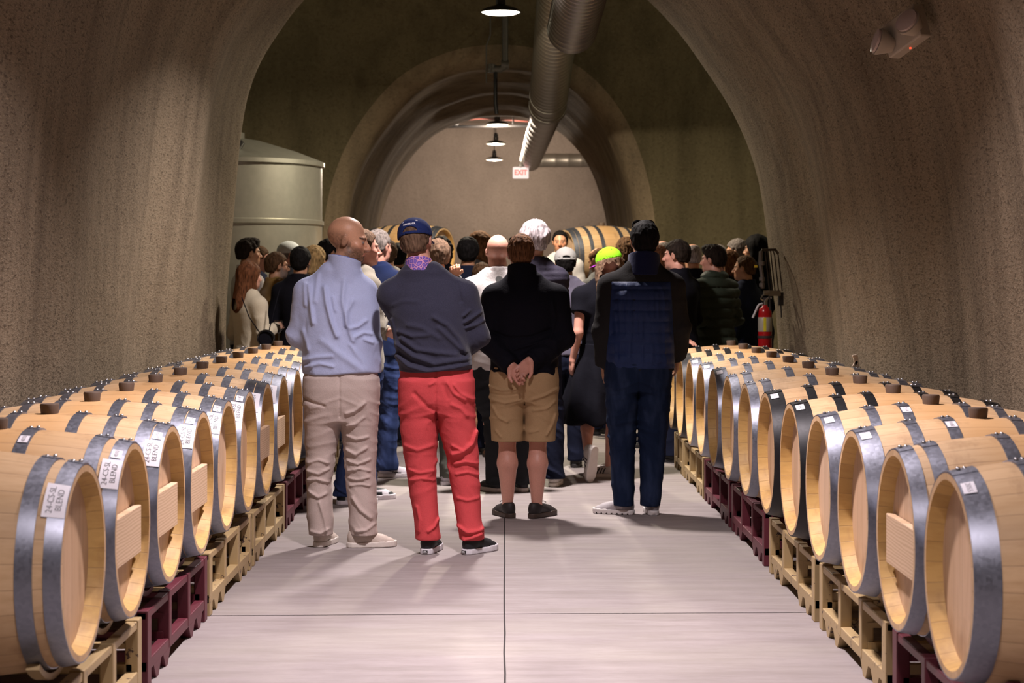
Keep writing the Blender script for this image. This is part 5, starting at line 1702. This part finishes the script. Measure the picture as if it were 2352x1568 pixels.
crowd('guest in blue floral shorts glimpsed between red trousers and khaki shorts', 1106, 15.4, 600, 20, tee(K_white, 'shirt'), dict(mat=K_floral, end=.50, amp=.006), hair=('short', 'brown'), skin='tan', shoe='brown', w=1.0)
crowd('bald man in white and grey shirt left of the black jacket', 1143, 13.0, 537, 6, tops(K_white, 'shirt', hem=.86, amp=.008), dict(mat=K_dgreytr), hair=('bald', 'grey'), bald_shade=.15, skin='pink', fat=.006, w=1.04, shoe='dark',
      extras=[collar_part('grey_collar', K_greycl, 1.44, 1.53, .090)], arms='front', feet=(30, 10), legs=((-.02, 0), (.17, 0)))
# right of centre
def logo(s, top):
    f = s.top_f; n = 0
    tv, tf = text_mesh('·ılıılı·', .05)
    mb = MB()
    mb.box((-.012, -.152, 1.415), (.040, -.147, 1.428)); mb.box((.022, -.152, 1.424), (.046, -.147, 1.434)); mb.box((-.004, -.152, 1.424), (.008, -.147, 1.433))
    mb.v = [(x * s.sc, y * s.sc, z * s.sc) for x, y, z in mb.v]
    mb.build('logo_mark', plain('teal_mark', (.03, .55, .48), .6), s.root)
crowd('tall white haired man in dark quilted jacket with a small teal logo', 1229, 13.4, 508, 0, tops(K_quiltdark, 'jacket', quilt=.040, qamp=.007, hem=.84, off=.020, amp=.010, collar=(1.44, 1.56, .080)), dict(mat=K_dnavy),
      hair=('fluffy', 'white'), hopt=dict(back=-.06), skin='fair', shoe='white', w=.88, arms=(((-.19,.0,1.17),(-.10,.22,1.12)), ((.185,.0,1.17),(.10,.22,1.12))), extras=[logo], legs=((-.09, 0), (.13, -.05)), feet=(10, -10))
crowd('smiling dark haired speaker in white shirt facing the camera before the raised barrel', 1287, 20.6, 527, 168, tops(K_white, 'shirt', collar=(1.44, 1.53, .072)), hair=('short', 'black'), hopt=dict(front=.092, vol=.009), skin='orange', stubble=.25, lift=.18, z0=.18, hyaw=8)
t = thing('step_box', 'low wooden step box under the speaker', 'step', (px_x(1287, 20.6), 20.6, 0)); mb = MB(); mb.box((-.3,-.25,.14),(.3,.25,.18)); mb.build('tread', M_plank, t)
mb = MB(); mb.box((-.28,-.23,0),(-.25,.23,.14)); mb.box((.25,-.23,0),(.28,.23,.14)); mb.build('side_board', M_plank, t)
crowd('man in pale grey cap and lavender grey jacket seen from behind', 1299, 14.6, 561, 3, tops(K_lav, 'jacket', hem=.93, amp=.008), dict(mat=K_dnavy), hair=('short', 'black'), hopt=dict(back=-.075), skin='tan',
      cap=dict(col=(.42, .41, .385), tilt=-.10, open=True, oh=.022, ow=.036, eyelet=.001, eyecol=(.42, .41, .385)), arms='front', legs=((-.09, .1), (.09, .1)))
crowd('reddish balding man looking down, left of the lime cap', 1376, 17.8, 566, 52, tops(K_greycl, 'shirt'), hair=('thin', 'ginger'), skin='orange', hpitch=-22, beard='ginger')
# woman with lime cap walking, left foot lifted
dw = 13.9; Hw = 1.755; sw_ = Hw / 1.80
xw = px_x(1384, dw)
from mathutils import Euler
shoe_lift = Matrix.Translation((-.165, -.33, .20)) @ Matrix.Rotation(math.radians(24), 4, 'Z') @ Matrix.Rotation(math.radians(-78), 4, 'X')
Person('curly haired woman in lime green cap and black dress lifting one striped sneaker', (xw, dw, 0), Hw,
    yaw=14, skin='pink', hair=('curly', 'mixed'), hopt=dict(len=.42, wd=.088, vol=.018, hx=-.17), head=(.050, .0, 1.672), hyaw=34, hpitch=-4, res=.007,
    cap=dict(col=(.30, .95, .02), brim=(.50, .05, .62), open=False, eyecol=(.02, .06, .01), eyelet=.006, tilt=-.22), w=.98,
    arms=(((-.215, -.06, 1.14), (-.245, .0, .92)), ((.22, .05, 1.17), (.12, .20, 1.08))),
    hands=(dict(dirv=(-.05, .2, -1), palm=(1, 0, 0), curl=.6), None),
    top=dict(mat=K_black, name='blouse', hem=.93, off=.016, amp=.010, sleeve='short', slen=.45, collar=(1.46, 1.49, .07)),
    skirt=dict(mat=K_black, rows=[(.44, -.055, 0, .285, .25), (.60, -.05, 0, .260, .22), (.80, -.03, 0, .225, .18), (.95, 0, 0, .19, .15), (1.05, 0, 0, .18, .13)]),
    bottom=None, legs=((-.09, 0), (.055, 0)), knees=((-.13, .0, .48), (.09, .02, .48)), ankles=((-.200, -.255, .262), (.055, 0, .09)), shoeM=(shoe_lift, None), feet=(20, 52), shoe='stripes', calf=.05)
crowd('brown haired man glimpsed left of the quilted vest man', 1437, 18.9, 543, 10, tops(K_black), hair=('curly', 'brown'), hopt=dict(len=.10, vol=.012), skin='tan')
crowd('pale balding man behind the quilted vest man', 1520, 18.0, 549, 30, tops(K_black), hair=('thin', 'grey'), skin='pink')
crowd('auburn haired woman with sunglasses behind the right shoulder of the vest man', 1512, 16.4, 562, 60, tee(K_lgrey), hair=('bob', 'auburn'), skin='orange', specs=True, w=.9)
crowd('dark grey haired man in black coat facing left, hand on a barrel', 1556, 15.15, 548, 50, tops(K_black, 'coat', hem=.80), hair=('short', 'dark'), hopt=dict(vol=.014), skin='pink', res=.0075, hyaw=12,
      arms=(((-.34,-.12,1.17),(-.40,-.31,1.01)), ((.24,.0,1.16),(.2,.2,1.10))), hands=(dict(dirv=(-.1,-1,-.12), palm=(0,0,-1), curl=.25), None), w=1.05)
crowd('bald orange lit man in black jacket behind the coat man on the right', 1590, 17.2, 556, 20, tops(K_black), hair=('thin', 'white'), skin='orange', fat=.004)
crowd('young man with dark quiff in dark green puffer jacket', 1640, 15.7, 560, 42, tops(K_green, 'puffer_jacket', quilt=.085, qamp=.020, off=.034, hem=.83, amp=.012, collar=(1.44, 1.55, .082)), hair=('quiff', 'dark'), skin='pink', hyaw=16, arms='front', w=1.05)
crowd('older man whose grey hair shows above the puffer jacket man', 1650, 19.5, 560, 30, tops(K_black), hair=('short', 'grey'), skin='pink')
crowd('woman with light brown hair left of the tall dark haired guest', 1674, 17.2, 573, 70, tee(K_black), hair=('bob', 'ginger'), skin='pink', w=.9)
crowd('grey haired man facing left in the back right corner', 1694, 18.4, 546, 72, tops(K_black), hair=('short', 'grey'), skin='orange')
crowd('man with receding brown hair in dark jacket at the right edge of the crowd', 1712, 16.6, 583, 55, tops(K_dnavy), hair=('short', 'brown'), hopt=dict(front=.095, vol=.006), skin='tan', hyaw=10, w=1.05)
crowd('tall guest with long black hair by the right wall', 1738, 17.9, 538, 60, tops(K_black), hair=('long', 'black'), hopt=dict(vol=.020, len=.24), skin='tan')

# ---------------------------------------------------------------- glasses, bag, extinguisher, wall rack
wine_glass('wine glass held upright by the man in the beige vest', (px_x(877, 12.27), 12.27, px_z(724, 12.27)), (.05, -.05, 0), .9)
wine_glass('wine glass held low beside the charcoal sweater', (px_x(893, 14.0), 14.0, px_z(789, 14.0)), (0, .04, 0))
wine_glass('wine glass held by the woman in the cream sweater', (px_x(640, 15.2), 15.2, px_z(792, 15.2)), (0, 0, 0))
xb, yb2 = px_x(612, 14.9), 14.9
t = thing('shoulder_bag', 'black rounded shoulder bag hanging from thin straps beside the cream sweater', 'bag', (xb, yb2, px_z(800, 14.9)))
mb = MB(); mb.rev([(0,-.04),(.055,-.04),(.066,-.025),(.066,.03),(.05,.045),(0,.045)], 26, 'Y', (0,0,.085)); mb.build('bag_body', K_black, t, smooth=True)
mb = MB(); mb.tube([(.0 + .066*math.cos(a), -.05, .085 + .066*math.sin(a)) for a in np.linspace(0, 2*PI, 25)], .006, 8); mb.build('ring_trim', plain('glossy_black', (.008,.008,.009), .12), t, smooth=True)
mb = MB(); mb.tube([(.02,0,.14),(.06,-.01,.30),(.11,.0,.50)], .005, 6); mb.build('strap', K_black, t)
mb = MB(); mb.tube([(-.05,0,.12),(-.14,-.02,.26),(-.20,-.02,.42)], .005, 6); mb.build('strap', K_black, t)

xe, ye2 = 2.20, 15.35
t = thing('fire_extinguisher', 'red fire extinguisher with silver label hanging on the right wall', 'extinguisher', (px_x(1757, ye2), ye2, px_z(806, ye2) - .05), -.2)
M_red = plain('extinguisher_red', (.42, .008, .012), .25)
mb = MB(); mb.rev([(0,0),(.052,0),(.058,.012),(.058,.37),(.050,.405),(.025,.425),(.018,.44),(0,.44)], 32); mb.build('cylinder_body', M_red, t, smooth=True)
mb = MB(); mb.rev([(.0590,.215),(.0595,.216),(.0595,.335),(.0590,.336)], 32, caps=False); lb = mb.build('label_band', plain('silver_label', (.5,.46,.38), .4, .3), t, smooth=True)
mb = MB()
for (a, col) in ((-PI/2 - .15, 0),):
    v = []; f = []
    for i in range(5):
        aa = a + .38*i/4
        for z in (.217, .334): v.append((.0602*math.cos(aa), .0602*math.sin(aa), z))
    mb.add(v, [(2*i,2*i+2,2*i+3,2*i+1) for i in range(4)])
mb.build('yellow_panel', plain('label_yellow', (.65,.55,.02), .5), lb)
mb = MB(); mb.tube([(0,0,.43),(0,0,.475)], .017, 10); mb.tube([(0,0,.47),(.03,-.01,.50),(.055,-.02,.50)], .008, 8); mb.tube([(0,0,.465),(-.035,-.01,.49),(-.02,-.01,.52),(.02,-.01,.53)], .007, 8)
mb.build('valve_handle', plain('chrome', (.6,.6,.6), .2, 1.0), t, smooth=True)
mb = MB(); mb.tube([(-.02,-.02,.45),(-.05,-.035,.44),(-.06,-.04,.42),(-.10,-.04,.33)], .0095, 10); mb.build('nozzle', plain('pale_nozzle', (.62,.6,.62), .4), t, smooth=True)
mb = MB(); mb.box((-.02,.055,.25),(.02,.085,.5)); mb.rev([(.061,.16),(.063,.16),(.063,.18),(.061,.18)], 24, close=True); mb.build('bracket', plain('bracket_dark', (.04,.03,.03), .5), t)

xw2, yw2 = px_x(1773, 15.1), 15.1
t = thing('hose_rack', 'bent wire hose rack with valves and gauges on the right wall above the extinguisher', 'rack', (xw2, yw2, px_z(696, yw2)), .15)
mb = MB()
for k in range(5):
    x = -.065 + k*.026 + .01
    mb.tube([(x*1.0 + .035, .02*math.sin(k), .10), (x, .02*math.sin(k), .40), (x*.8-.01, 0, .435), (x*.5-.03, 0, .44)], .0055, 7)
mb.tube([(-.10,0,.40),(-.085,0,.44),(.03,0,.445),(.055,0,.41)], .011, 8)
mb.build('wire_hoops', plain('brown_steel', (.075,.06,.05), .35, .6), t, smooth=True)
mb = MB(); mb.box((-.03,-.02,.06),(.07,.01,.105)); mb.tube([(-.07,0,.085),(-.02,0,.085)], .022, 10); mb.build('bracket', plain('brass_dull', (.24,.2,.14), .35, .7), t)
mb = MB(); mb.tube([(-.095,0,.43),(-.10,0,.34),(-.085,0,.22),(-.08,0,.12)], .016, 9)
for z in (.33, .20, .15): mb.rev([(0,z-.018),(.024,z-.014),(.024,z+.014),(0,z+.018)], 14, o=(-.088,-.01,0))
mb.build('valve_column', plain('grey_valve', (.22,.2,.19), .3, .7), t, smooth=True)
mb = MB(); mb.box((.06,0,-.02),(.10,.03,.09)); mb.tube([(.08,.01,-.02),(.085,.01,-.12)], .006, 6); mb.tube([(-.02,0,.06),(-.015,0,-.06)], .008, 6); mb.build('hanging_hose', M_blackpipe, t)
mb = MB(); mb.box((-.155,-.02,.295),(-.13,-.015,.315)); mb.build('yellow_tag', plain('tag_yellow', (.7,.5,.03), .5), t)
